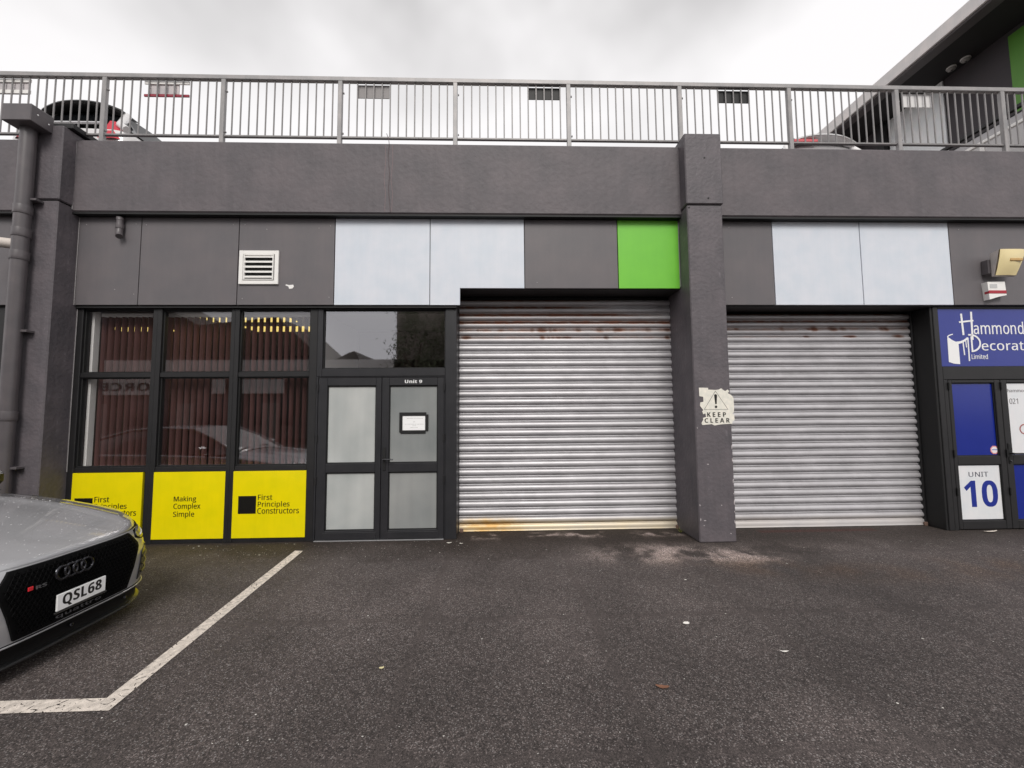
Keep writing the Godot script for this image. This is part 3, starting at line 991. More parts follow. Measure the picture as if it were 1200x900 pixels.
# ---------------------------------------------------------------- signs and fittings on the front
func make_signs() -> void:
	# yellow boards
	var xs := [[-5.374, -4.474], [-4.368, -3.458], [-3.372, -2.456]]
	var lab := ["yellow board with black square and lettering, partly behind the grey car", "yellow board with three lines of black lettering and no square", "yellow board with black square and lettering, next to the entrance door"]
	for k in 3:
		var x0: float = xs[k][0]
		var x1: float = xs[k][1]
		var s := thing("yellow_sign", lab[k], "sign", Vector3((x0 + x1) / 2, 0.05, 0), "yellow boards under the shopfront windows")
		var h: float = (x1 - x0) / 2
		slab("board", -h, h, 0.006, 0.832, -0.038, -0.002 if k != 1 else -0.003, M.yellow, s, 0.002)
		var cx: float = (x0 + x1) / 2
		if k == 1:
			text(s, "Making", -4.078 - cx, -3.805 - cx, 0.452, 0.533, -0.002, M.print_black)
			text(s, "Complex", -4.078 - cx, -3.75 - cx, 0.358, 0.446, -0.002, M.print_black)
			text(s, "Simple", -4.078 - cx, -3.822 - cx, 0.262, 0.348, -0.002, M.print_black)
		else:
			var o: float = 0.0 if k == 2 else -1.995
			slab("black_square", -3.287 + o - cx, -3.068 + o - cx, 0.306, 0.525, -0.002, 0.0005, M.print_black, s, 0.0)
			text(s, "First", -3.045 + o - cx, -2.868 + o - cx, 0.473, 0.541, -0.001, M.print_black)
			text(s, "Principles", -3.045 + o - cx, -2.652 + o - cx, 0.370, 0.456, -0.001, M.print_black)
			text(s, "Constructors", -3.048 + o - cx, -2.534 + o - cx, 0.304, 0.374, -0.001, M.print_black)
	# notice on the door
	var nt := thing("door_notice", "white paper notice in a thick black frame on the glass door", "notice", Vector3(-1.113, 1.472, -0.034))
	var fr := MB.new()
	fr.span(-0.186, 0.16, 0.09, 0.135, 0.0, 0.012, 0.003)
	fr.span(-0.17, 0.152, -0.137, -0.095, 0.0, 0.012, 0.003)
	fr.span(-0.186, -0.145, -0.12, 0.09, 0.0, 0.0125, 0.003)
	fr.span(0.146, 0.187, -0.105, 0.108, 0.0, 0.0125, 0.003)
	put("frame", fr.mesh(), M.gasket, nt)
	var W := 192
	var H := 128
	var im := Image.create(W, H, false, Image.FORMAT_RGB8)
	im.fill(Color(0.97, 0.97, 0.97))
	var rng := RandomNumberGenerator.new()
	rng.seed = 9
	for ln in [[24, 34, 172], [54, 88, 108], [74, 18, 178], [88, 84, 114], [103, 62, 130]]:
		for x in range(ln[1], ln[2]):
			if rng.randf() < 0.75:
				for y in range(ln[0] - 2, ln[0] + 3):
					if rng.randf() < 0.55:
						im.set_pixel(x, y, Color(0.5, 0.5, 0.5).lightened(rng.randf() * 0.5))
	var pm := mat(Color.WHITE, 0.6)
	pm.albedo_texture = ImageTexture.create_from_image(im)
	var pq := MB.new()
	pq.grid([[Vector3(-0.146, 0.092, 0.004), Vector3(0.147, 0.092, 0.004)], [Vector3(-0.146, -0.096, 0.004), Vector3(0.147, -0.096, 0.004)]], true)
	put("paper", pq.mesh(), pm, nt)
	# decorators' board
	var hs := thing("shop_sign", "blue fascia board with white lettering and paint pot over the unit 10 door", "sign", Vector3(5.977, 2.17, 0))
	slab("board", 0.0, 2.6, 0.0, 0.788, -0.06, -0.012, M.blue_sign, hs, 0.002)
	var lg := MB.new()
	var ink := [lg]
	var zf := [-0.012, -0.008]
	var bar := func(a: Vector2, c: Vector2, w: float):
		var cur: MB = ink[0]
		var dn := (c - a).normalized()
		var nn := Vector2(-dn.y, dn.x) * w * 0.5
		cur.plate(PackedVector2Array([a - nn, c - nn, c + nn, a + nn]), zf[0], zf[1])
	# tall H
	bar.call(Vector2(0.329, 0.723), Vector2(0.339, 0.428), 0.026)
	bar.call(Vector2(0.472, 0.750), Vector2(0.462, 0.363), 0.026)
	zf[1] = -0.0085
	bar.call(Vector2(0.292, 0.606), Vector2(0.495, 0.628), 0.022)
	put("initial", lg.mesh(), M.print_white, hs)
	text(hs, "ammond", 0.488, 1.195, 0.44, 0.61, -0.012, M.print_white, false, 0.004)
	# big D
	lg = MB.new()
	ink[0] = lg
	zf[1] = -0.0075
	bar.call(Vector2(0.446, 0.41), Vector2(0.446, 0.205), 0.022)
	for k in 16:
		var a0 := PI / 2 - PI * k / 16.0
		var a1 := PI / 2 - PI * (k + 1.08) / 16.0
		zf[1] = -0.008 + 0.00003 * k
		bar.call(Vector2(0.436 + cos(a0) * 0.128, 0.318 + sin(a0) * 0.113), Vector2(0.436 + cos(a1) * 0.128, 0.318 + sin(a1) * 0.113), 0.022)
	bar.call(Vector2(0.405, 0.431), Vector2(0.44, 0.431), 0.0215)
	put("initial", lg.mesh(), M.print_white, hs)
	text(hs, "ecorators", 0.582, 1.48, 0.215, 0.335, -0.012, M.print_white, false, 0.004)
	text(hs, "Limited", 0.428, 0.655, 0.098, 0.165, -0.012, M.print_white, false, 0.004)
	# paint pot with runs of paint: outline of the pot, then the bars
	lg = MB.new()
	ink[0] = lg
	var pot := PackedVector2Array([Vector2(0.103, 0.06), Vector2(0.108, 0.41)])
	for k in 11:
		var t := (k + 0.5) / 11.0
		pot.append(Vector2(0.108 + 0.157 * t, 0.41 - 0.08 * sin(t * PI * 0.5)))
	pot.append(Vector2(0.258, 0.03))
	pot.append(Vector2(0.17, 0.038))
	lg.plate(pot, -0.012, -0.008)
	for k in 8:
		var t0 := k / 8.0
		var t1 := (k + 1.1) / 8.0
		zf[1] = -0.0078 + 0.00003 * k
		bar.call(Vector2(0.235 + 0.16 * t0, 0.322 + 0.065 * t0 * t0), Vector2(0.235 + 0.16 * t1, 0.322 + 0.065 * t1 * t1), 0.034 - 0.012 * t0)
		bar.call(Vector2(0.112 + 0.075 * t0, 0.40 + 0.04 * sqrt(t0)), Vector2(0.112 + 0.075 * t1, 0.40 + 0.04 * sqrt(t1)), 0.013)
	zf[1] = -0.0072
	bar.call(Vector2(0.322, 0.34), Vector2(0.33, 0.153), 0.016)
	bar.call(Vector2(0.362, 0.35), Vector2(0.366, 0.258), 0.012)
	bar.call(Vector2(0.395, 0.392), Vector2(0.392, 0.072), 0.017)
	put("paint_pot_emblem", lg.mesh(), M.print_white, hs)
	# UNIT 10 board
	var u := thing("unit_number_sign", "white board with big blue numeral 10 on the lower door panel", "sign", Vector3(6.39, 0.486, -0.033))
	slab("board", -0.283, 0.285, -0.352, 0.352, 0.0, 0.006, M.white_sign, u, 0.002)
	text(u, "UNIT", -0.145, 0.125, 0.205, 0.268, 0.006, mat(srgb(90, 92, 104), 0.5), false, 0.002)
	text(u, "10", -0.225, 0.235, -0.19, 0.155, 0.006, mat(srgb(24, 44, 140), 0.4), true, 0.002)
	# octagonal sticker
	var oc := thing("window_sticker", "small pink-white octagonal sticker on the blue door glass", "sticker", Vector3(6.637, 1.042, -0.033))
	var o1 := PackedVector2Array()
	var o2 := PackedVector2Array()
	for k in 8:
		var a := TAU * (k + 0.5) / 8
		o1.append(Vector2(cos(a), sin(a)) * 0.058)
		o2.append(Vector2(cos(a), sin(a)) * 0.044)
	var ob := MB.new()
	ob.plate(o1, 0.0, 0.002)
	put("border", ob.mesh(), mat(srgb(226, 150, 150), 0.4), oc)
	ob = MB.new()
	ob.plate(o2, 0.002, 0.003)
	put("face", ob.mesh(), mat(srgb(240, 232, 234), 0.4), oc)
	slab("blue_band", -0.034, 0.034, -0.004, 0.012, 0.003, 0.004, mat(srgb(150, 160, 205), 0.4), oc, 0.0)
	# white film on the second leaf
	var wf := thing("door_poster", "white film with grey print on the upper glass of unit 10's second leaf", "sign", Vector3(7.14, 1.456, -0.033))
	slab("film", -0.27, 0.27, -0.475, 0.478, 0.0, 0.004, M.white_sign, wf, 0.0)
	var gp := mat(srgb(120, 116, 118), 0.5)
	text(wf, "hammond", -0.25, 0.05, 0.36, 0.405, 0.004, gp, false, 0.002)
	text(wf, "021", -0.235, -0.115, 0.20, 0.275, 0.004, gp, false, 0.002)
	var rg := MB.new()
	rg.torus(Vector3(-0.06, -0.14, 0.005), Vector3(0, 0, 1), 0.062, 0.009, 0.25, 24, 6)
	put("ring_mark", rg.mesh(), mat(srgb(170, 110, 110), 0.5), wf)
	slab("blue_mark", -0.075, 0.05, -0.33, -0.27, 0.004, 0.006, mat(srgb(60, 70, 90), 0.5), wf, 0.0)
	slab("blue_mark", -0.07, 0.05, -0.40, -0.345, 0.004, 0.006, mat(srgb(70, 130, 180), 0.5), wf, 0.0)
	# torn warning sticker on the pillar
	var kc := thing("warning_sticker", "torn cream warning sticker with triangle on the centre pillar", "sticker", Vector3(2.68, 1.65, 0.311))
	var torn := PackedVector2Array()
	for p in [[-0.205, 0.235], [-0.09, 0.232], [-0.09, 0.21], [0.0, 0.205], [0.045, 0.21], [0.075, 0.225], [0.1, 0.205], [0.125, 0.19], [0.16, 0.21], [0.175, 0.185], [0.155, 0.165], [0.2, 0.14], [0.225, 0.105], [0.228, -0.02], [0.222, -0.075], [0.2, -0.085], [0.225, -0.1], [0.228, -0.17], [0.2, -0.19], [0.195, -0.215], [0.05, -0.222], [-0.03, -0.235], [-0.06, -0.218], [-0.18, -0.228], [-0.19, -0.205], [-0.165, -0.16], [-0.172, -0.14], [-0.13, -0.13], [-0.135, -0.085], [-0.165, -0.095], [-0.175, -0.06], [-0.16, -0.045], [-0.2, 0.01], [-0.195, 0.05], [-0.155, 0.06], [-0.155, 0.12], [-0.205, 0.13]]:
		torn.append(Vector2(p[0], p[1]))
	var tb := MB.new()
	tb.plate(torn, 0.0, 0.003)
	put("backing", tb.mesh(), worn(srgb(250, 246, 234), 0.6, wear_tex(88, 0.08, 0.02, 0.03, 0.94), 3.0), kc)
	tb = MB.new()
	var tri := [Vector2(0.0, 0.195), Vector2(0.152, -0.038), Vector2(-0.152, -0.038)]
	var ring := MB.new()
	for k in 3:
		var a: Vector2 = tri[k]
		var c: Vector2 = tri[(k + 1) % 3]
		ring.plate(PackedVector2Array([a, c, c * 0.96 + Vector2(0, 0.0015), a * 0.96 + Vector2(0, 0.0015)]), 0.003, 0.0045)
	put("triangle", ring.mesh(), M.print_black, kc)
	tb.plate(PackedVector2Array([Vector2(-0.018, 0.14), Vector2(-0.007, 0.152), Vector2(0.007, 0.152), Vector2(0.018, 0.14), Vector2(0.009, 0.03), Vector2(-0.009, 0.03)]), 0.003, 0.005)
	var dot := PackedVector2Array()
	for k in 12:
		dot.append(Vector2(cos(TAU * k / 12) * 0.016, -0.004 + sin(TAU * k / 12) * 0.016))
	tb.plate(dot, 0.003, 0.005)
	put("exclamation_mark", tb.mesh(), M.print_black, kc)
	text(kc, "K E E P", -0.115, 0.12, -0.128, -0.072, 0.003, M.print_black, true, 0.002)
	text(kc, "C L E A R", -0.15, 0.165, -0.2, -0.145, 0.003, M.print_black, true, 0.002)

func make_fittings() -> void:
	# vent
	var v := thing("wall_vent", "white louvred wall vent on the dark cladding", "vent", Vector3(-3.095, 3.487, 0.05))
	framed(v, "frame", -0.25, 0.25, -0.222, 0.222, 0.05, 0.0, 0.025, M.white_trim)
	framed(v, "inner_frame", -0.19, 0.19, -0.168, 0.168, 0.014, 0.002, 0.034, M.white_trim)
	slab("backing", -0.2, 0.2, -0.17, 0.17, -0.02, 0.003, M.gasket, v, 0.0)
	for k in 5:
		var y := -0.13 + 0.066 * k
		var q := MB.new()
		q.quad(Vector3(-0.178, y - 0.010, 0.03), Vector3(0.178, y - 0.010, 0.03), Vector3(0.178, y + 0.006, 0.031), Vector3(-0.178, y + 0.006, 0.031))
		q.quad(Vector3(-0.178, y + 0.006, 0.031), Vector3(0.178, y + 0.006, 0.031), Vector3(0.178, y + 0.024, 0.006), Vector3(-0.178, y + 0.024, 0.006))
		q.quad(Vector3(0.178, y - 0.010, 0.03), Vector3(-0.178, y - 0.010, 0.03), Vector3(-0.178, y + 0.016, 0.006), Vector3(0.178, y + 0.016, 0.006))
		put("slat", q.mesh(), M.white_trim, v)
	# grey conduit elbow
	var c := thing("conduit_outlet", "small dark conduit outlet high on the dark cladding near the first pillar", "conduit", Vector3(-4.845, 4.1, 0.05))
	var cb := MB.new()
	cb.tube([Vector3(0, 0.01, 0.04), Vector3(0, -0.12, 0.04), Vector3(0.005, -0.19, 0.05), Vector3(0.03, -0.235, 0.075)], 0.037, 14)
	put("pipe", cb.mesh(), M.grey_pvc, c)
	cb = MB.new()
	cb.lathe(Vector3(0, -0.09, 0.04), Vector3(0, 1, 0), [[-0.03, 0.037], [-0.03, 0.043], [0.03, 0.043], [0.03, 0.037]], 16)
	cb.lathe(Vector3(0, 0.01, 0.04), Vector3(0, 1, 0), [[-0.02, 0.041], [0.015, 0.041], [0.025, 0.0]], 16)
	put("collar", cb.mesh(), M.grey_pvc, c)
	# flood light
	var f := thing("flood_light", "old wall flood light with yellowed lens high beside the shop sign", "lamp", Vector3(6.6, 3.5, 0.05))
	slab("bracket", -0.03, 0.05, -0.10, 0.10, 0.0, 0.088, M.grey_pvc, f, 0.008)
	var hb := MB.new()
	# a tapered housing: back rectangle to front rectangle, lens faces out, down and to the side
	var p := func(x, y, z): return Vector3(x, y, z)
	var A := [p.call(0.0, -0.14, 0.09), p.call(0.3, -0.14, 0.09), p.call(0.3, 0.17, 0.09), p.call(0.0, 0.17, 0.09)]
	var Bq := [p.call(-0.01, -0.135, 0.13), p.call(0.29, -0.135, 0.13), p.call(0.36, 0.19, 0.21), p.call(-0.02, 0.19, 0.21)]
	hb.quad(A[3], A[2], A[1], A[0])
	for k in 4:
		hb.quad(A[k], A[(k + 1) % 4], Bq[(k + 1) % 4], Bq[k])
	put("housing", hb.mesh(), worn(srgb(232, 224, 218), 0.5, wear_tex(90, 0.12, 0.03, 0.04, 0.88), 1.0), f)
	var lens := mat(srgb(248, 230, 176), 0.25)
	lens.backlight_enabled = true
	lens.backlight = Color(0.3, 0.26, 0.16)
	var lq := MB.new()
	var rows := []
	for i in 6:
		var t := i / 5.0
		var row := []
		for j in 8:
			var s := j / 7.0
			var a0: Vector3 = Bq[0].lerp(Bq[3], t)
			var a1: Vector3 = Bq[1].lerp(Bq[2], t)
			row.append(a0.lerp(a1, lerpf(0.03, 0.97, s)) + Vector3(0, 0, 0.035 * sqrt(sin(PI * clampf(s, 0.03, 0.97)) * sin(PI * clampf(t, 0.03, 0.97)))))
		rows.append(row)
	lq.grid(rows)
	put("lens", lq.mesh(), lens, f)
	var rib := MB.new()
	rib.span(0.12, 0.29, 0.035, 0.07, 0.18, 0.2155, 0.004)
	put("lens_band", rib.mesh(), mat(srgb(196, 158, 96), 0.4), f)
	# alarm box
	var al := thing("alarm_box", "small white alarm box with a red band below the flood light", "alarm", Vector3(6.675, 3.18, 0.05))
	var bx := MB.new()
	bx.plate(PackedVector2Array([Vector2(-0.12, 0.115), Vector2(0.125, 0.12), Vector2(0.135, -0.065), Vector2(0.03, -0.085), Vector2(-0.105, -0.125)]), 0.0, 0.07)
	put("case", bx.mesh(), M.white_trim, al)
	slab("red_band", -0.112, 0.135, -0.045, 0.0, 0.02, 0.074, mat(srgb(168, 24, 44), 0.4), al, 0.003)
	slab("label_plate", -0.09, 0.01, 0.03, 0.085, 0.07, 0.073, mat(srgb(196, 196, 196), 0.5), al, 0.0)
	# downpipe with its rainwater head
	var d := thing("downpipe", "dark grey downpipe with rainwater head on the first pillar", "downpipe", Vector3(-5.70, 0, 0.40))
	var pb := MB.new()
	pb.tube([Vector3(0, 0.0, 0), Vector3(0, 5.09, 0)], 0.075, 24)
	put("pipe", pb.mesh(), M.grey_pvc, d)
	for y in [4.06, 3.78, 3.5, 1.6, 0.4]:
		var cl := MB.new()
		cl.lathe(Vector3(0, y, 0), Vector3(0, 1, 0), [[-0.055, 0.075], [-0.052, 0.083], [-0.02, 0.084], [0.05, 0.084], [0.053, 0.076]], 24)
		put("collar", cl.mesh(), M.grey_pvc, d)
	for y in [4.2, 2.6, 1.0]:
		slab("bracket", -0.11, 0.14, y - 0.014, y + 0.014, -0.09, 0.0, M.grey_pvc, d, 0.003)
	var hd := MB.new()
	hd.span(-0.14, 0.195, 5.075, 5.285, -0.09, 0.165, 0.008)
	put("rainwater_head", hd.mesh(), M.grey_pvc, d)
	for k in 2:
		var rv := MB.new()
		rv.lathe(Vector3.ZERO, Vector3(1, 0, 0), [[0.0, 0.009], [0.003, 0.008], [0.004, 0.0]], 8)
		put("rivet", rv.mesh(), M.print_white, d, Vector3(0.195, 5.19 - 0.03 * k, 0.09 - 0.12 * k))
	var br := MB.new()
	br.tube([Vector3(0, 3.64, -0.01), Vector3(-0.5, 3.70, -0.01)], 0.06, 16)
	put("branch_pipe", br.mesh(), mat(srgb(206, 196, 188), 0.5), d)

# ---------------------------------------------------------------- railing on the deck edge
func make_railing() -> void:
	var r := thing("railing", "galvanised steel railing along the edge of the roof deck", "railing", Vector3(0, 5.125, 0.08))
	var x0 := -5.128 - 1.519 * 2
	var bays := 11
	slab("top_rail", x0, x0 + 1.519 * bays, 0.884, 0.950, -0.03, 0.03, M.rail, r, 0.008)
	slab("bottom_rail", x0, x0 + 1.519 * bays, 0.098, 0.124, -0.02, 0.02, M.rail_dark, r, 0.004)
	var pm := MB.new()
	pm.span(-0.028, 0.028, -0.02, 0.882, -0.012, 0.04, 0.005)
	var post := pm.mesh()
	var bm := MB.new()
	bm.span(-0.008, 0.008, 0.122, 0.884, -0.008, 0.008, 0.003)
	var bal := bm.mesh()
	var pl := MB.new()
	for k in 2:
		pl.lathe(Vector3(0.036, 0.16 + 0.56 * k, 0.014), Vector3(1, 0, 0), [[0.0, 0.014], [0.012, 0.012], [0.014, 0.0]], 8)
	var bolts := pl.mesh()
	for k in bays + 1:
		var x := x0 + 1.519 * k
		var p := put("post", post, M.rail, r, Vector3(x, 0, 0))
		put("bolt", bolts, M.rail_dark, p)
		if k < bays:
			for j in 13:
				put("baluster", bal, M.rail_dark, r, Vector3(x + 1.519 * (j + 1) / 14.0, 0, 0))
	# parking plates hung behind the bars
	var specs := [
		[-6.62, -6.13, 5.80, 6.0, M.plate_grey, "grey plate with white strips hung on the railing by the rainwater head"],
		[-4.60, -4.22, 5.83, 5.97, M.plate_grey, "grey plate with white top strip and red lower strip on the railing"],
		[-1.88, -1.46, 5.815, 6.0, mat(srgb(150, 146, 146), 0.6), "mid grey plate hung on the railing above the entrance door"],
		[0.415, 0.845, 5.832, 6.0, mat(srgb(26, 25, 26), 0.6), "black plate hung on the railing above the first shutter"],
		[3.027, 3.455, 5.825, 6.0, mat(srgb(22, 22, 24), 0.6), "black plate hung on the railing just past the centre pillar"],
		[5.64, 6.06, 5.80, 6.0, mat(srgb(226, 224, 224), 0.6), "white plate hung on the railing near the upper building"]]
	for s in specs:
		var o := thing("bay_plate", s[5], "plate", Vector3((s[0] + s[1]) / 2, s[2], 0.048), "small plates hung along the deck railing")
		var h: float = (s[1] - s[0]) / 2
		slab("sheet", -h, h, 0.0, s[3] - s[2], -0.006, 0.004, s[4], o, 0.002)
		if s[0] < -6.0:
			slab("strip", -h - 0.02, h + 0.02, 0.155, 0.198, 0.004, 0.02, M.white_trim, o, 0.002)
			slab("strip", -h - 0.02, h + 0.02, 0.0, 0.05, 0.004, 0.02, M.white_trim, o, 0.002)
		elif s[0] < -4.0:
			slab("strip", -h - 0.06, h + 0.14, 0.128, 0.17, 0.004, 0.02, M.white_trim, o, 0.002)
			slab("strip", -h - 0.06, h + 0.14, -0.045, -0.012, 0.004, 0.02, mat(srgb(150, 44, 62), 0.5), o, 0.002)

# ---------------------------------------------------------------- building on the deck
func make_upper_building() -> void:
	var b := thing("upper_building", "dark upper level building with overhanging flat roof on the roof deck", "building", Vector3(7.7, 5.0, 0))
	var soffit := worn(srgb(46, 43, 45), 0.8, wear_tex(95, 0.06, 0.02, 0.04, 0.85), 0.5)
	var wallm := worn(srgb(74, 68, 72), 0.7, wear_tex(96, 0.06, 0.02, 0.04, 0.85), 0.5)
	slab("roof", 0.02, 8.0, 3.03, 3.2, -9.0, 0.1, M.flashing, b)
	slab("fascia", -0.02, 0.02, 3.0, 3.235, -9.0, 0.12, worn(srgb(246, 240, 238), 0.5, wear_tex(97, 0.06, 0.03, 0.03, 0.9), 0.6), b, 0.004)
	slab("gutter", 0.02, 0.24, 2.965, 3.03, -9.0, 0.1, worn(srgb(104, 98, 100), 0.5, wear_tex(98, 0.06, 0.03, 0.03, 0.85), 0.6), b, 0.012)
	slab("soffit", 0.24, 8.0, 3.0, 3.03, -9.0, 0.1, soffit, b)
	slab("wall", 1.0, 1.2, 0.0, 3.0, -9.0, -0.35, wallm, b)
	slab("wall", 1.2, 8.0, 0.0, 3.0, -9.0, -8.8, wallm, b)
	slab("wall", 1.2, 8.0, 0.0, 3.0, -0.55, -0.35, wallm, b)
	slab("white_wall_panel", 0.97, 1.0, 0.02, 2.99, -3.12, -2.0, worn(srgb(250, 251, 252), 0.5, wear_tex(99, 0.04, 0.02, 0.02, 0.95), 0.6), b, 0.004)
	slab("green_wall_panel", 0.97, 1.0, 0.02, 2.9, -0.97, -0.4, worn(srgb(92, 150, 52), 0.5, wear_tex(100, 0.04, 0.02, 0.02, 0.92), 0.6), b, 0.004)
	slab("dark_box", 0.86, 1.0, 0.02, 2.99, -3.3, -3.14, M.flashing, b, 0.006)  # dark upright box at the far edge of the white panel
	for k in 2:
		var l := thing("soffit_lamp", "round white bulkhead lamp under the upper soffit, %s the railing" % ["nearer to" if k == 0 else "farther from"], "lamp", Vector3(8.56 - 0.04 * k, 8.0, -1.50 - 0.2 * k), "lamps under the upper soffit")
		var m := MB.new()
		m.lathe(Vector3.ZERO, Vector3(0, -1, 0), [[0.0, 0.07], [0.02, 0.073], [0.03, 0.068]], 20)
		put("base", m.mesh(), M.white_trim, l)
		m = MB.new()
		m.lathe(Vector3(0, -0.03, 0), Vector3(0, -1, 0), [[0.0, 0.064], [0.02, 0.058], [0.035, 0.036], [0.04, 0.0]], 20)
		put("cover", m.mesh(), mat(srgb(150, 147, 145), 0.35), l)
	# balustrade of the upper entrance
	var g := thing("glass_balustrade", "balustrade with dark handrail and pale panels beside the upper building", "balustrade", Vector3(8.0, 5.0, -1.6))
	slab("handrail", -0.03, 0.03, 1.2, 1.26, -1.6, 1.5, M.flashing, g, 0.008)
	slab("middle_rail", -0.02, 0.02, 1.12, 1.145, -1.6, 1.5, M.flashing, g, 0.004)
	slab("pale_panel", -0.01, 0.01, 1.0, 1.118, -1.6, 1.5, mat(srgb(176, 174, 176), 0.3), g, 0.002)
	slab("white_rail", -0.035, 0.035, 0.95, 0.998, -1.6, 1.5, M.white_trim, g, 0.006)
	slab("lower_panel", -0.012, 0.012, 0.1, 0.95, -1.6, 1.5, mat(srgb(200, 198, 198), 0.35), g, 0.002)
	for k in 5:
		slab("post", -0.03, 0.03, 0.0, 0.95, -1.6 + 0.75 * k, -1.54 + 0.75 * k, M.white_trim, g, 0.004)

# ---------------------------------------------------------------- cars
func smooth_interp(tab: Array, x: float) -> Array:
	for k in range(tab.size() - 1):
		if x <= tab[k + 1][0] or k == tab.size() - 2:
			var t: float = clampf((x - tab[k][0]) / (tab[k + 1][0] - tab[k][0]), 0.0, 1.0)
			var out := []
			for j in range(1, tab[k].size()):
				out.append(lerpf(tab[k][j], tab[k + 1][j], t))
			return out
	return []

# front skin of the parked car: for a lateral place v and a height y, how far behind the nose
var nose := [[0.10, 0.03, 0.55], [0.17, 0.05, 0.53], [0.25, 0.015, 0.51], [0.40, 0.0, 0.50], [0.55, 0.0, 0.50], [0.64, 0.012, 0.50], [0.68, 0.03, 0.505], [0.72, 0.06, 0.52]]
func nose_u(v: float, y: float) -> float:
	var r := smooth_interp(nose, y)
	return r[0] + (r[1] - r[0]) * pow(minf(absf(v) / 0.87, 1.05), lerpf(4.8, 3.4, smoothstep(0.5, 0.7, y)))

func skin(v: float, y: float, off: float) -> Vector3:        # car space: x forward, z across
	return Vector3(-nose_u(v, y) + off, y, v)

func front_patch(poly: Array, off: float, thick: float, step := 0.05) -> ArrayMesh:   # an outline laid on the nose, convex in y
	var m := MB.new()
	var ys := []
	var y0 := 1e9
	var y1 := -1e9
	for p in poly:
		y0 = minf(y0, p[1])
		y1 = maxf(y1, p[1])
	var nr := maxi(3, int((y1 - y0) / step) + 2)
	var rows := []
	for i in nr:
		var y := lerpf(y0 + 0.0005, y1 - 0.0005, i / float(nr - 1))
		var a := 1e9
		var b := -1e9
		for k in poly.size():
			var p: Array = poly[k]
			var q: Array = poly[(k + 1) % poly.size()]
			if (p[1] - y) * (q[1] - y) <= 0.0 and absf(p[1] - q[1]) > 1e-6:
				var v := lerpf(p[0], q[0], (y - p[1]) / (q[1] - p[1]))
				a = minf(a, v)
				b = maxf(b, v)
		var row := []
		for j in 13:
			row.append(skin(lerpf(a, b, j / 12.0), y, off + thick))
		rows.append(row)
	m.grid(rows, true)
	# rim back to the skin
	var loop := []
	for j in 13:
		loop.append(rows[0][j])
	for i in range(1, nr):
		loop.append(rows[i][12])
	for j in range(11, -1, -1):
		loop.append(rows[nr - 1][j])
	for i in range(nr - 2, 0, -1):
		loop.append(rows[i][0])
	for k in loop.size():
		var p: Vector3 = loop[k]
		var q: Vector3 = loop[(k + 1) % loop.size()]
		m.quad(p, q, q - Vector3(thick, 0, 0), p - Vector3(thick, 0, 0))
	return m.mesh()

func mirror_poly(poly: Array, s: float) -> Array:
	var o := []
	for p in poly:
		o.append([p[0] * s, p[1]])
	return o

func make_wheel(parent: Node3D, at: Vector3, tyre: Material, rim: Material, side: float) -> void:
	var w := pivot("wheel", parent, at)
	var m := MB.new()
	var ax := Vector3(0, 0, side)
	m.lathe(Vector3.ZERO, ax, [[-0.11, 0.23], [-0.115, 0.30], [-0.1, 0.325], [0.0, 0.33], [0.1, 0.325], [0.115, 0.30], [0.11, 0.245]], 36)
	put("tyre", m.mesh(), tyre, w)
	m = MB.new()
	m.lathe(Vector3.ZERO, ax, [[0.112, 0.25], [0.112, 0.232], [0.06, 0.222], [-0.1, 0.222]], 36)
	m.lathe(Vector3.ZERO, ax, [[0.10, 0.0], [0.10, 0.045], [0.08, 0.06], [0.05, 0.06]], 20)
	for k in 10:
		var a := TAU * k / 10.0 + (0.12 if k % 2 else -0.12)
		var dr := Vector3(cos(a), sin(a), 0)
		var tn := Vector3(-sin(a), cos(a), 0) * 0.012
		var p0 := dr * 0.045 + ax * 0.095
		var p1 := dr * 0.228 + ax * 0.085
		m.quad(p0 - tn, p1 - tn, p1 + tn, p0 + tn)
		m.quad(p0 + tn, p1 + tn, p1 + tn - ax * 0.03, p0 + tn - ax * 0.03)
		m.quad(p0 - tn - ax * 0.03, p1 - tn - ax * 0.03, p1 - tn, p0 - tn)
	put("rim", m.mesh(), rim, w)
	m = MB.new()
	m.lathe(Vector3.ZERO, ax, [[0.0, 0.0], [0.0, 0.18], [-0.02, 0.18]], 30)
	put("brake_disc", m.mesh(), M.galv, w)

func car_paint(c: Color, metal := 0.55) -> StandardMaterial3D:
	var m := mat(c, 0.34, metal)
	m.clearcoat_enabled = true
	m.clearcoat = 1.0
	m.clearcoat_roughness = 0.05
	return m

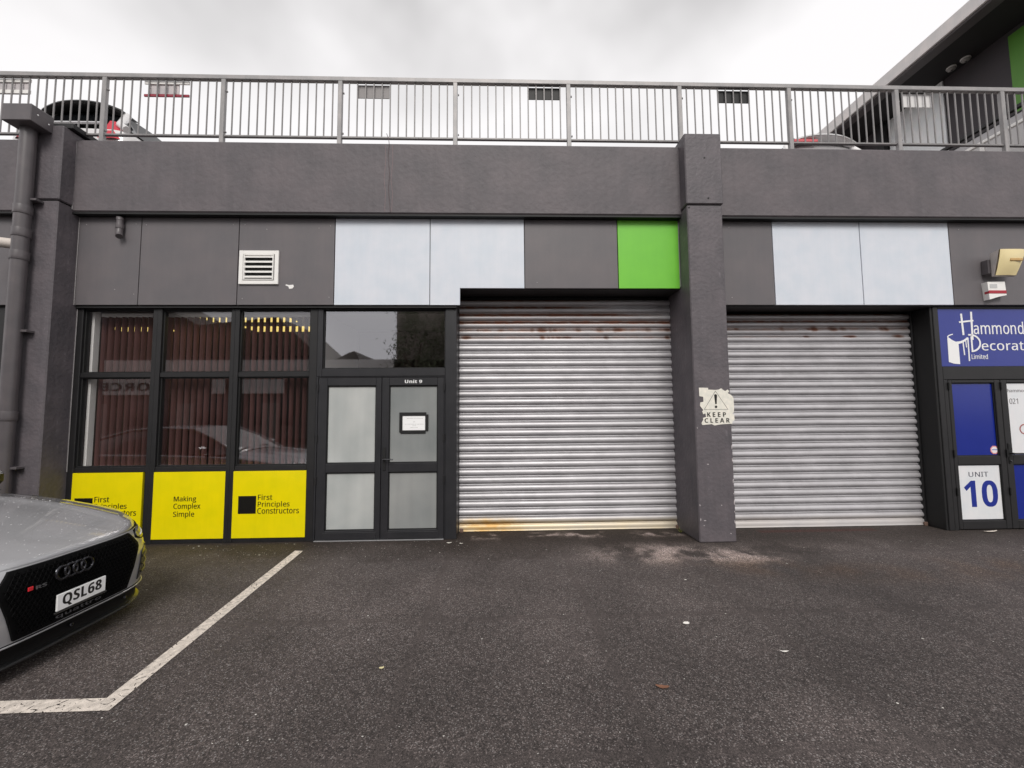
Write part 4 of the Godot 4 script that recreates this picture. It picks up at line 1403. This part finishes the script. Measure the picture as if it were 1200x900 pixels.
func make_parked_car() -> void:
	var c := thing("parked_car", "silver grey saloon car with black grille parked beside the yellow boards", "car", Vector3(-2.92, 0, 2.30))
	var paint := car_paint(srgb(180, 180, 183), 0.4)
	var black := mat(srgb(14, 14, 15), 0.22)
	black.clearcoat_enabled = true
	black.clearcoat = 1.0
	var matt := mat(srgb(12, 12, 13), 0.5)
	matt.metallic_specular = 0.2
	var lip_m := mat(srgb(14, 14, 15), 0.4)
	lip_m.metallic_specular = 0.35
	var badge_m := mat(srgb(120, 120, 124), 0.3, 0.6)
	var dark_chrome := mat(srgb(66, 66, 70), 0.2, 0.9)
	var glass := mat(srgb(10, 12, 13), 0.04)
	glass.clearcoat_enabled = true
	glass.clearcoat = 1.0
	# --- bonnet, wings: rows from the leading edge to the windscreen; [u at centre, y at centre, u at edge, y at edge]
	var hood := [[0.035, 0.676, 0.515, 0.692], [0.075, 0.706, 0.54, 0.728], [0.20, 0.762, 0.60, 0.762], [0.45, 0.832, 0.80, 0.803], [0.75, 0.892, 1.0, 0.840], [1.05, 0.932, 1.2, 0.868], [1.35, 0.962, 1.42, 0.892], [1.52, 0.975, 1.56, 0.905]]
	var hp := func(i: int, s: float) -> Vector3:
		var h: Array = hood[i]
		var a := absf(s)
		var f: float = pow(a, 3.4)
		var g: float = pow(a, 2.6)
		var y: float = lerpf(h[1], h[3], g)
		# a crease on each side of the bonnet
		y += 0.015 * exp(-pow((a - 0.62) / 0.07, 2.0)) * minf(1.0, i / 2.0) - 0.004 * exp(-pow((a - 0.42) / 0.12, 2.0)) * minf(1.0, i / 2.0)
		return Vector3(-lerpf(h[0], h[2], f), y, s * 0.87)
	var bonnet := MB.new()
	var rows := []
	for i in hood.size():
		var row := []
		for j in 33:
			row.append(hp.call(i, lerpf(-0.80, 0.80, j / 32.0)))
		rows.append(row)
	# a rolled front lip
	var lip := []
	for j in 33:
		var q: Vector3 = rows[0][j]
		lip.append(q + Vector3(-0.012, -0.022, 0))
	rows.push_front(lip)
	bonnet.grid(rows, true)
	put("bonnet", bonnet.mesh(), paint, c)
	for sg in [-1.0, 1.0]:
		var wing := MB.new()
		var wr := []
		for i in range(1, hood.size()):
			var row := []
			for j in 6:
				row.append(hp.call(i, sg * lerpf(0.81, 1.0, j / 5.0)))
			var e: Vector3 = row[5]
			var arch := 0.0
			var du := -e.x - 0.90
			arch = 0.335 + sqrt(maxf(0.0, 0.37 * 0.37 - du * du)) if absf(du) < 0.37 else 0.2
			row.append(e + Vector3(0, -0.012, 0.022 * sg))
			row.append(e + Vector3(0, -0.035, 0.034 * sg))
			row.append(e + Vector3(0, -0.07, 0.038 * sg))
			var low := maxf(minf(arch, e.y - 0.08), 0.2)
			row.append(Vector3(e.x, lerpf(e.y - 0.07, low, 0.5), e.z + 0.042 * sg))
			row.append(Vector3(e.x, low, e.z + 0.034 * sg))
			wr.append(row)
		wing.grid(wr, sg > 0)
		put("wing", wing.mesh(), paint, c)
	# --- bumper skin
	var bumper := MB.new()
	var br := []
	for y in [0.235, 0.29, 0.35, 0.42, 0.5, 0.56, 0.61, 0.63, 0.65, 0.672]:
		var row := []
		for j in 41:
			row.append(skin(lerpf(-0.905, 0.905, j / 40.0), y, 0.0))
		br.append(row)
	bumper.grid(br, true)
	put("front_bumper", bumper.mesh(), paint, c)
	var lowb := MB.new()
	br = []
	for y in [0.09, 0.13, 0.17, 0.20, 0.232]:
		var row := []
		for j in 41:
			row.append(skin(lerpf(-0.89, 0.89, j / 40.0), y, -0.015 if y < 0.15 else -0.005))
		br.append(row)
	lowb.grid(br, true)
	put("lower_bumper", lowb.mesh(), lip_m, c)
	# splitter blade
	var sp := MB.new()
	var top := []
	var back := []
	var bot := []
	for j in 41:
		var v := lerpf(-0.86, 0.86, j / 40.0)
		var p := skin(v, 0.17, 0.03 - 0.06 * pow(absf(v) / 0.86, 6.0))
		top.append(Vector3(p.x, 0.115, v))
		bot.append(Vector3(p.x - 0.012, 0.09, v))
		back.append(Vector3(p.x - 0.12, 0.125, v))
	sp.grid([bot, top, back], true)
	sp.grid([[bot[0], bot[40]], [bot[0] - Vector3(0.5, 0, 0), bot[40] - Vector3(0.5, 0, 0)]])
	put("splitter", sp.mesh(), black, c)
	var hl := MB.new()
	var tr := []
	for j in 41:
		tr.append(skin(lerpf(-0.80, 0.80, j / 40.0), 0.225, 0.012))
	hl.tube(tr, 0.006, 6)
	put("trim_strip", hl.mesh(), paint, c)
	# grille
	var gp := [[-0.40, 0.664], [0.40, 0.664], [0.475, 0.565], [0.375, 0.248], [-0.375, 0.248], [-0.475, 0.565]]
	put("grille_surround", front_patch(gp, 0.0, 0.014, 0.03), matt, c)
	var gi := [[-0.388, 0.654], [0.388, 0.654], [0.455, 0.562], [0.362, 0.262], [-0.362, 0.262], [-0.455, 0.562]]
	var lat := MB.new()
	var pv := PackedVector2Array()
	for p in gi:
		pv.append(Vector2(p[0], p[1]))
	for fam in 3:
		var a: float = [0.0, PI / 3.0, -PI / 3.0][fam]
		var dr := Vector2(cos(a), sin(a))
		var nn := Vector2(-dr.y, dr.x)
		for k in range(-26, 27):
			var o := Vector2(0, 0.46) + nn * 0.025 * k
			var seg := []
			for s in 61:
				var q := o + dr * (s - 30) * 0.025
				if Geometry2D.is_point_in_polygon(q, pv):
					seg.append(skin(q.x, q.y, 0.018))
			if seg.size() > 1:
				lat.tube(seg, 0.0028, 4, false)
	var lt := put("grille_mesh", lat.mesh(), matt, c)
	lt.set_meta("label", "black honeycomb grille mesh")
	# emblem: four linked rings
	for k in 4:
		var rg := MB.new()
		rg.torus(Vector3.ZERO, Vector3(1, 0, 0), 0.040, 0.0085, 1.1, 32, 8)
		var ro := put("emblem_ring", rg.mesh(), dark_chrome, c, skin(0.0, 0.568, 0.03) + Vector3(0.001 * (k % 2), 0, 0.075 + 0.0535 * (k - 1.5)))
		ro.rotation.z = deg_to_rad(6.0)
	# small badge
	var bd := MB.new()
	bd.span(-0.004, 0.004, -0.012, 0.012, -0.014, 0.014, 0.002)
	put("badge", bd.mesh(), mat(srgb(214, 40, 50), 0.35), c, skin(0.33, 0.535, 0.024))
	var bt := text(c, "RS", 0.0, 0.06, 0.0, 0.02, 0.0, badge_m, true, 0.004)
	bt.transform = Transform3D(Basis(Vector3.UP, PI / 2), skin(0.26, 0.523, 0.03) + Vector3(0, 0, 0.05)) * bt.transform
	var qt := text(c, "quattro", 0.0, 0.30, 0.0, 0.027, 0.0, mat(srgb(92, 92, 96), 0.3, 0.3), false, 0.004)
	qt.transform = Transform3D(Basis(Vector3.UP, PI / 2), skin(0.1, 0.272, 0.030) + Vector3(0, 0, 0.07)) * qt.transform
	# number plate
	var np := pivot("number_plate", c, skin(0.0, 0.376, 0.034) + Vector3(0, 0, 0.015))
	np.rotation.y = PI / 2
	slab("plate", -0.165, 0.165, -0.050, 0.056, -0.012, 0.0, mat(srgb(252, 252, 252), 0.35), np, 0.003)
	text(np, "QSL68", -0.132, 0.132, -0.038, 0.046, 0.0, M.print_black, true, 0.002)
	slab("holder", -0.176, 0.176, -0.066, -0.053, -0.014, -0.001, black, np, 0.002)
	# parking sensors in the lower lip
	for v in [-0.42, 0.0, 0.42]:
		var se := MB.new()
		se.lathe(Vector3.ZERO, Vector3(1, 0, 0), [[0.0, 0.013], [0.004, 0.012], [0.005, 0.0]], 12)
		put("sensor", se.mesh(), dark_chrome, c, skin(v, 0.16, 0.0))
	# headlights and side intakes
	var hlp := [[0.485, 0.615], [0.54, 0.592], [0.70, 0.572], [0.87, 0.59], [0.9, 0.65], [0.88, 0.686], [0.50, 0.664]]
	var inp := [[0.54, 0.50], [0.82, 0.54], [0.87, 0.30], [0.50, 0.268]]
	var lensm := mat(srgb(120, 122, 126), 0.06, 0.6)
	lensm.clearcoat_enabled = true
	lensm.clearcoat = 1.0
	for sg in [-1.0, 1.0]:
		var h := pivot("headlight", c)
		var rim_poly := []
		for q in hlp:
			rim_poly.append([0.70 + (q[0] - 0.70) * 1.07, 0.63 + (q[1] - 0.63) * 1.24])
		put("bezel", front_patch(mirror_poly(rim_poly, sg), 0.0, 0.004, 0.02), matt, h)
		put("lens", front_patch(mirror_poly(hlp, sg), 0.002, 0.008, 0.02), lensm, h)
		var dl := MB.new()
		var path := []
		for k in 10:
			path.append(skin(sg * lerpf(0.55, 0.85, k / 9.0), lerpf(0.615, 0.635, k / 9.0), 0.012))
		dl.tube(path, 0.005, 6)
		put("light_strip", dl.mesh(), M.print_white, h)
		put("side_intake", front_patch(mirror_poly(inp, sg), 0.0, 0.008, 0.03), black, c)
		var fin := MB.new()
		for k in 3:
			var pth := []
			for j in 6:
				pth.append(skin(sg * lerpf(0.53, 0.85, j / 5.0), lerpf(0.32, 0.34, j / 5.0) + 0.06 * k, 0.014))
			fin.tube(pth, 0.007, 6)
		put("intake_fin", fin.mesh(), black, c)
	# --- body sides: from the front wheel arch to the tail; [u, shoulder y]
	var sh := [[1.56, 0.905], [1.9, 0.925], [2.5, 0.95], [3.2, 0.965], [3.8, 0.97], [4.3, 0.955], [4.62, 0.90], [4.72, 0.82]]
	for sg in [-1.0, 1.0]:
		var sd := MB.new()
		var sr := []
		for k in 33:
			var u := lerpf(1.25, 4.70, k / 32.0)
			var y: float = smooth_interp(sh, u)[0] if u > 1.56 else lerpf(0.878, 0.905, (u - 1.25) / 0.31)
			var du := u - 3.72
			var low := 0.2
			if absf(du) < 0.37:
				low = 0.335 + sqrt(0.37 * 0.37 - du * du)
			elif absf(u - 0.9) < 0.37:
				low = 0.335 + sqrt(maxf(0.0, 0.37 * 0.37 - (u - 0.9) * (u - 0.9)))
			var taper: float = 1.0 - 0.12 * pow(clampf((u - 3.9) / 0.8, 0.0, 1.0), 2.0)
			var row := []
			for q in [[0.0, 0.872], [0.012, 0.895], [0.035, 0.906], [0.09, 0.910]]:
				row.append(Vector3(-u, y - q[0], sg * q[1] * taper))
			for t in [0.35, 0.7, 0.9, 1.0]:
				row.append(Vector3(-u, lerpf(y - 0.09, low, t), sg * (0.914 - 0.03 * maxf(0.0, t - 0.6) / 0.4 + (0.012 if t > 0.3 and t < 0.8 else 0.0)) * taper))
			sr.append(row)
		sd.grid(sr, sg < 0)
		put("body_side", sd.mesh(), paint, c)
		# door shut lines and handles
		for u in [1.62, 2.62]:
			var ln := MB.new()
			ln.tube([Vector3(-u, 0.9, sg * 0.909), Vector3(-u, 0.6, sg * 0.925), Vector3(-u - 0.02, 0.3, sg * 0.91)], 0.003, 5)
			put("shut_line", ln.mesh(), matt, c)
		for u in [2.45, 3.35]:
			var hd := MB.new()
			hd.box(Vector3(-u, 0.8, sg * 0.93), Vector3(0.2, 0.028, 0.03), 0.008)
			put("door_handle", hd.mesh(), paint, c)
		make_wheel(c, Vector3(-0.90, 0.33, sg * 0.79), matt, dark_chrome, sg)
		make_wheel(c, Vector3(-3.72, 0.33, sg * 0.79), matt, dark_chrome, sg)
		var mr := MB.new()
		mr.box(Vector3(-1.86, 1.02, sg * 1.0), Vector3(0.1, 0.13, 0.2), 0.03)
		mr.box(Vector3(-1.84, 0.95, sg * 0.90), Vector3(0.05, 0.03, 0.12), 0.01)
		put("door_mirror", mr.mesh(), black, c)
	# --- greenhouse: sections [u, half width at shoulder, y shoulder, half width at roof, y roof]
	var gh := [[1.48, 0.78, 0.955, 0.72, 0.975], [1.85, 0.80, 0.93, 0.66, 1.20], [2.25, 0.81, 0.945, 0.58, 1.375], [2.8, 0.82, 0.955, 0.57, 1.40], [3.3, 0.81, 0.965, 0.56, 1.37], [3.75, 0.79, 0.97, 0.56, 1.25], [4.25, 0.76, 0.965, 0.66, 1.02]]
	var sec := func(g: Array, s: float) -> Vector3:
		var a := absf(s)
		return Vector3(-g[0], g[4] - 0.045 * a * a + 0.01, s * g[3])
	var parts := [["windscreen", 0, 2, glass], ["roof", 2, 4, paint], ["rear_window", 4, 6, glass]]
	for p in parts:
		var m := MB.new()
		var rr := []
		for i in range(p[1], p[2] + 1):
			var row := []
			for j in 13:
				row.append(sec.call(gh[i], lerpf(-1.0, 1.0, j / 12.0)))
			rr.append(row)
		m.grid(rr, true)
		put(p[0], m.mesh(), p[3], c)
	for sg in [-1.0, 1.0]:
		var m := MB.new()
		var rr := []
		for g in gh:
			var r0: Vector3 = sec.call(g, sg)
			rr.append([Vector3(-g[0], g[2], sg * g[1]), Vector3(-g[0], lerpf(g[2], r0.y, 0.5), sg * (lerpf(g[1], g[3], 0.5) + 0.012)), r0])
		m.grid(rr, sg > 0)
		put("side_window", m.mesh(), glass, c)
		var rl := MB.new()
		var path := []
		for g in gh:
			path.append(sec.call(g, sg) + Vector3(0, 0.004, 0))
		rl.tube(path, 0.022, 8)
		put("roof_rail", rl.mesh(), paint, c)
	# deck strip between shoulder and glass, boot lid and tail
	var bt2 := MB.new()
	var b2 := []
	for k in 14:
		var u := lerpf(1.52, 4.25, k / 13.0)
		var y: float = smooth_interp(sh, maxf(u, 1.56))[0]
		var row := []
		for j in 9:
			var s := lerpf(-1.0, 1.0, j / 8.0)
			row.append(Vector3(-u, y - 0.008 + 0.02 * (1.0 - s * s), s * 0.875))
		b2.append(row)
	bt2.grid(b2, true)
	put("belt_panel", bt2.mesh(), black, c)
	var boot := MB.new()
	b2 = []
	for q in [[4.2, 1.0], [4.5, 0.985], [4.66, 0.95], [4.71, 0.8], [4.74, 0.55], [4.70, 0.25]]:
		var row := []
		for j in 11:
			var s := lerpf(-1.0, 1.0, j / 10.0)
			row.append(Vector3(-q[0] + 0.14 * pow(absf(s), 4.0), q[1] - 0.02 * s * s, s * 0.82))
		b2.append(row)
	boot.grid(b2, true)
	put("boot_lid", boot.mesh(), paint, c)
	for sg in [-1.0, 1.0]:
		var tl := MB.new()
		tl.box(Vector3(-4.66, 0.80, sg * 0.6), Vector3(0.1, 0.12, 0.34), 0.03)
		put("tail_light", tl.mesh(), mat(srgb(150, 16, 24), 0.15), c)
	slab("underbody", -4.6, -0.5, 0.15, 0.20, -0.72, 0.72, matt, c)
	slab("engine_bay", -1.5, -0.3, 0.2, 0.66, -0.58, 0.58, matt, c)
	slab("cabin_floor", -4.3, -1.5, 0.2, 0.85, -0.7, 0.7, matt, c)
	# rain drops on the bonnet
	var dm := MB.new()
	dm.lathe(Vector3.ZERO, Vector3(0, 1, 0), [[0.0, 1.0], [0.35, 0.75], [0.55, 0.3], [0.6, 0.0]], 8)
	var dr := RandomNumberGenerator.new()
	dr.seed = 21
	var mm := MultiMesh.new()
	mm.transform_format = MultiMesh.TRANSFORM_3D
	mm.mesh = dm.mesh()
	mm.instance_count = 420
	for k in 420:
		var fi := dr.randf_range(0.6, 6.4)
		var sx := dr.randf_range(-0.78, 0.78)
		var i0 := int(fi)
		var p0: Vector3 = hp.call(i0, sx)
		var p1: Vector3 = hp.call(i0 + 1, sx)
		var sz := dr.randf_range(0.0015, 0.0042)
		mm.set_instance_transform(k, Transform3D(Basis.from_scale(Vector3(sz, sz * 0.8, sz)), p0.lerp(p1, fi - i0)))
	var drops := MultiMeshInstance3D.new()
	drops.name = "rain_drops"
	drops.multimesh = mm
	drops.material_override = mat(srgb(226, 226, 228), 0.08)
	c.add_child(drops, true)
	drops.set_meta("kind", "stuff")
	# wiper at the screen foot
	var wp := MB.new()
	wp.tube([Vector3(-1.50, 0.99, -0.62), Vector3(-1.56, 1.02, -0.2), Vector3(-1.54, 1.02, 0.3)], 0.009, 6)
	put("wiper", wp.mesh(), matt, c)

# a hatchback on the deck, tail to the railing
func make_deck_car(label: String, at: Vector3, roofm: Material, paint: Material, lampm: Material, glass: Material) -> void:
	var c := thing("deck_car", label, "car", at)
	var matt := mat(srgb(16, 16, 17), 0.5)
	# half widths and heights of sections along z (0 at the tail, negative forward)
	var body := MB.new()
	var rows := []
	for s in [[0.06, 0.72, 0.30, 0.55], [0.03, 0.80, 0.28, 0.90], [-0.10, 0.86, 0.22, 0.95], [-0.6, 0.885, 0.2, 0.96], [-1.6, 0.89, 0.2, 0.95], [-2.6, 0.885, 0.2, 0.93], [-3.3, 0.86, 0.2, 0.84], [-3.85, 0.74, 0.24, 0.70], [-3.95, 0.6, 0.3, 0.55]]:
		var row := []
		for q in [[-0.9, 0.0], [-1.0, 0.15], [-1.03, 0.5], [-1.0, 0.85], [-0.93, 0.97], [-0.8, 1.0], [-0.4, 1.02], [0.0, 1.025], [0.4, 1.02], [0.8, 1.0], [0.93, 0.97], [1.0, 0.85], [1.03, 0.5], [1.0, 0.15], [0.9, 0.0]]:
			row.append(Vector3(q[0] * s[1], lerpf(s[2], s[3], q[1]), s[0]))
		rows.append(row)
	body.grid(rows, true)
	var r0: Array = rows[0]
	for k in range(1, r0.size() - 1):
		body.tri(r0[0], r0[k + 1], r0[k])
	put("body", body.mesh(), paint, c)
	# greenhouse
	var gh := [[-0.06, 0.80, 0.95, 0.68, 1.10], [-0.26, 0.81, 0.955, 0.575, 1.40], [-0.7, 0.82, 0.955, 0.57, 1.46], [-1.5, 0.82, 0.95, 0.57, 1.47], [-2.0, 0.82, 0.945, 0.58, 1.42], [-2.75, 0.78, 0.93, 0.70, 0.98]]
	var sec := func(g: Array, s: float) -> Vector3: return Vector3(s * g[3], g[4] - 0.07 * s * s * s * s - 0.02 * s * s, g[0])
	for p in [["rear_window", 0, 1, glass], ["roof", 1, 4, roofm], ["windscreen", 4, 5, glass]]:
		var m := MB.new()
		var rr := []
		for i in range(p[1], p[2] + 1):
			var row := []
			for j in 13:
				row.append(sec.call(gh[i], lerpf(-1.0, 1.0, j / 12.0)))
			rr.append(row)
		m.grid(rr, true)
		put(p[0], m.mesh(), p[3], c)
	for sg in [-1.0, 1.0]:
		var m := MB.new()
		var rr := []
		for g in gh:
			rr.append([Vector3(sg * g[1], g[2], g[0]), sec.call(g, sg)])
		m.grid(rr, sg < 0)
		put("side_window", m.mesh(), glass, c)
		# rear quarter pillar
		m = MB.new()
		var pth := []
		for t in 6:
			var a: Vector3 = sec.call(gh[0], sg * 0.96)
			var b: Vector3 = sec.call(gh[1], sg * 0.98)
			pth.append(a.lerp(b, t / 5.0) + Vector3(sg * 0.02, 0, 0.01))
		pth.push_front(Vector3(sg * 0.80, 0.93, -0.02))
		m.tube(pth, 0.055, 8)
		put("rear_pillar", m.mesh(), paint, c)
		m = MB.new()
		var lr := []
		for t in 5:
			var y := lerpf(0.74, 1.08, t / 4.0)
			var xo := lerpf(0.80, 0.68, t / 4.0)
			lr.append([Vector3(sg * (xo - 0.34 + 0.05 * t), y, 0.075 - 0.025 * t), Vector3(sg * (xo - 0.1), y, 0.08 - 0.028 * t), Vector3(sg * xo, y, 0.02 - 0.03 * t)])
		m.grid(lr, sg > 0)
		put("tail_light", m.mesh(), lampm, c)
		for z in [-0.75, -3.2]:
			make_wheel(c, Vector3(sg * 0.76, 0.33, z), matt, M.galv, 1.0)
			c.get_child(c.get_child_count() - 1).rotation.y = PI / 2 * sg
	# roof spoiler
	var sp := MB.new()
	var s0 := []
	var s1 := []
	var s2 := []
	var s3 := []
	for j in 13:
		var s := lerpf(-1.0, 1.0, j / 12.0)
		var y := 1.44 - 0.09 * pow(absf(s), 2.6)
		s0.append(Vector3(s * 0.575, y - 0.09, -0.2))
		s1.append(Vector3(s * 0.60, y - 0.05, -0.04 - 0.08 * s * s))
		s2.append(Vector3(s * 0.60, y - 0.01, -0.05 - 0.08 * s * s))
		s3.append(Vector3(s * 0.57, y + 0.02, -0.5))
	sp.grid([s0, s1, s2, s3], true)
	put("roof_spoiler", sp.mesh(), roofm, c)
	# light bar across the hatch under the glass
	if glass.metallic > 0.1:
		slab("high_stop_lamp", -0.56, -0.14, 1.29, 1.34, -0.13, -0.07, lampm, c, 0.006)
	slab("hatch_trim", -0.45, 0.45, 1.0, 1.03, 0.0, 0.035, mat(srgb(200, 198, 200), 0.3, 0.5), c, 0.006)

# ---------------------------------------------------------------- across the yard: what the windows mirror
func make_opposite() -> void:
	var b := thing("opposite_building", "pale banded commercial building with gabled roof across the yard, mirrored in the windows", "building", Vector3(-12, 0, 21))
	var wallm := mat(srgb(92, 82, 80), 0.8)
	var pale := mat(srgb(214, 210, 206), 0.6)
	var roofm := mat(srgb(66, 58, 56), 0.8)
	slab("wall", -16, 12, 0.0, 4.3, 0.0, 8.0, wallm, b)
	slab("fascia_band", -16.2, 12.2, 4.3, 5.0, -0.4, 8.0, pale, b)
	for poly in [[[-18.0, 5.0], [-7.9, 5.0], [-7.9, 7.5], [-18.0, 13.0]], [[-7.9, 5.0], [0.4, 5.0], [-2.9, 8.05], [-7.9, 7.5]], [[0.75, 5.0], [2.8, 5.0], [2.3, 5.75], [1.9, 5.62]]]:
		var m := MB.new()
		var pp := PackedVector2Array()
		for q in poly:
			pp.append(Vector2(q[0], q[1]))
		m.plate(pp, 1.0 + 0.01 * poly[0][0], 7.5)
		put("gable", m.mesh(), roofm, b)
	for k in 7:
		slab("window", -15 + 3.8 * k, -12.6 + 3.8 * k, 0.9, 2.6, -0.05, -0.001, mat(srgb(40, 40, 44), 0.1), b)
	for k in 5:
		slab("door", -13.5 + 5.2 * k, -12.4 + 5.2 * k, 0.0, 2.3, -0.08, -0.051, mat(srgb(120, 116, 112), 0.5), b)
	var s := thing("company_sign", "pale sign panel with black letters across the yard, mirrored in the first window", "sign", Vector3(-23.3, 2.85, 20.9))
	slab("panel", -1.65, 1.7, 0.0, 1.0, -0.06, 0.0, pale, s)
	var o := text(s, "ORCE", -1.5, 1.5, 0.25, 0.75, 0.0, M.print_black, true, 0.02)
	o.transform = Transform3D(Basis(Vector3.UP, PI), Vector3(0, 0, -0.06)) * o.transform
	for q in [[-17.7, 0.8], [-15.0, 2.6]]:
		var w := thing("blank_board", "blank pale board on the wall across the yard, %s one" % ("narrow" if q[1] < 1.0 else "wide"), "board", Vector3(q[0], 2.9, 20.9))
		slab("panel", -q[1] / 2, q[1] / 2, 0.0, 0.9, -0.06, 0.0, pale, w)
	var d := thing("dark_warehouse", "tall dark warehouse across the yard with trees in front, mirrored in the transom", "building", Vector3(-1.3, 0, 22))
	slab("wall", -5.6, 10.0, 0.0, 11.0, 0.0, 6.0, mat(srgb(124, 114, 106), 0.8), d)
	slab("parapet", -5.7, 10.1, 11.0, 11.3, -0.1, 6.1, mat(srgb(84, 80, 78), 0.8), d)
	slab("canopy", -5.4, 9.5, 4.35, 5.0, -1.4, -0.001, pale, d)
	for k in 4:
		slab("roller_door", -4.6 + 3.6 * k, -1.8 + 3.6 * k, 0.0, 3.4, -0.06, -0.001, mat(srgb(120, 118, 118), 0.5), d)
	var leafm := mat(srgb(84, 92, 66), 0.8)
	var barkm := mat(srgb(78, 64, 54), 0.9)
	var spots := [[-5.0, "slim grey-green tree in front of the dark warehouse's open end"], [-2.6, "bushy grey-green tree in front of the dark warehouse's middle doors"], [1.8, "broad grey-green tree before the last dark warehouse door"]]
	for k in 3:
		var t := thing("yard_tree", spots[k][1], "tree", Vector3(spots[k][0], 0, 19.2), "trees across the yard")
		var rng := RandomNumberGenerator.new()
		rng.seed = 60 + k
		var tm := MB.new()
		tm.tube([Vector3.ZERO, Vector3(0.05, 1.5, 0), Vector3(-0.05, 3.2, 0.1), Vector3(0.1, 5.0, 0)], 0.13, 8)
		for j in 5:
			var a := j * 1.3
			tm.tube([Vector3(0, 2.6 + 0.4 * j, 0), Vector3(cos(a) * 0.9, 3.6 + 0.5 * j, sin(a) * 0.9)], 0.05, 6)
		put("trunk", tm.mesh(), barkm, t)
		var cr := MB.new()
		for j in 2600:
			var cl := j % 14
			var cc := Vector3(sin(cl * 2.4) * 1.1, 3.6 + (cl % 7) * 0.75, cos(cl * 3.7) * 1.0)
			var p := cc + Vector3(rng.randfn(), rng.randfn(), rng.randfn()) * 0.42
			var e1 := Vector3(rng.randfn(), rng.randfn(), rng.randfn()).normalized() * 0.13
			var e2 := Vector3(rng.randfn(), rng.randfn(), rng.randfn()).normalized() * 0.08
			cr.tri(p - e1, p + e2, p + e1)
		var co := put("crown", cr.mesh(), leafm, t)
		co.set_meta("kind", "stuff")

func _ready() -> void:
	setup()
	make_materials()
	make_ground()
	make_building()
	make_upper_building()
	make_opposite()
	make_railing()
	make_signs()
	make_fittings()
	make_parked_car()
	make_deck_car("white hatchback with black roof backed up to the deck railing", Vector3(-6.45, 5.0, -0.78), mat(srgb(20, 20, 21), 0.3), car_paint(srgb(214, 212, 212), 0.1), mat(srgb(196, 48, 64), 0.25), mat(srgb(14, 16, 18), 0.05))
	make_deck_car("white hatchback with pale roof on the deck beside the upper building", Vector3(5.75, 5.0, -1.32), car_paint(srgb(206, 204, 204), 0.1), car_paint(srgb(236, 234, 234), 0.0), mat(srgb(206, 92, 100), 0.25), mat(srgb(190, 188, 190), 0.12, 0.4))  # pale glass colour stands in for sky reflected in this car's windows
	make_litter()
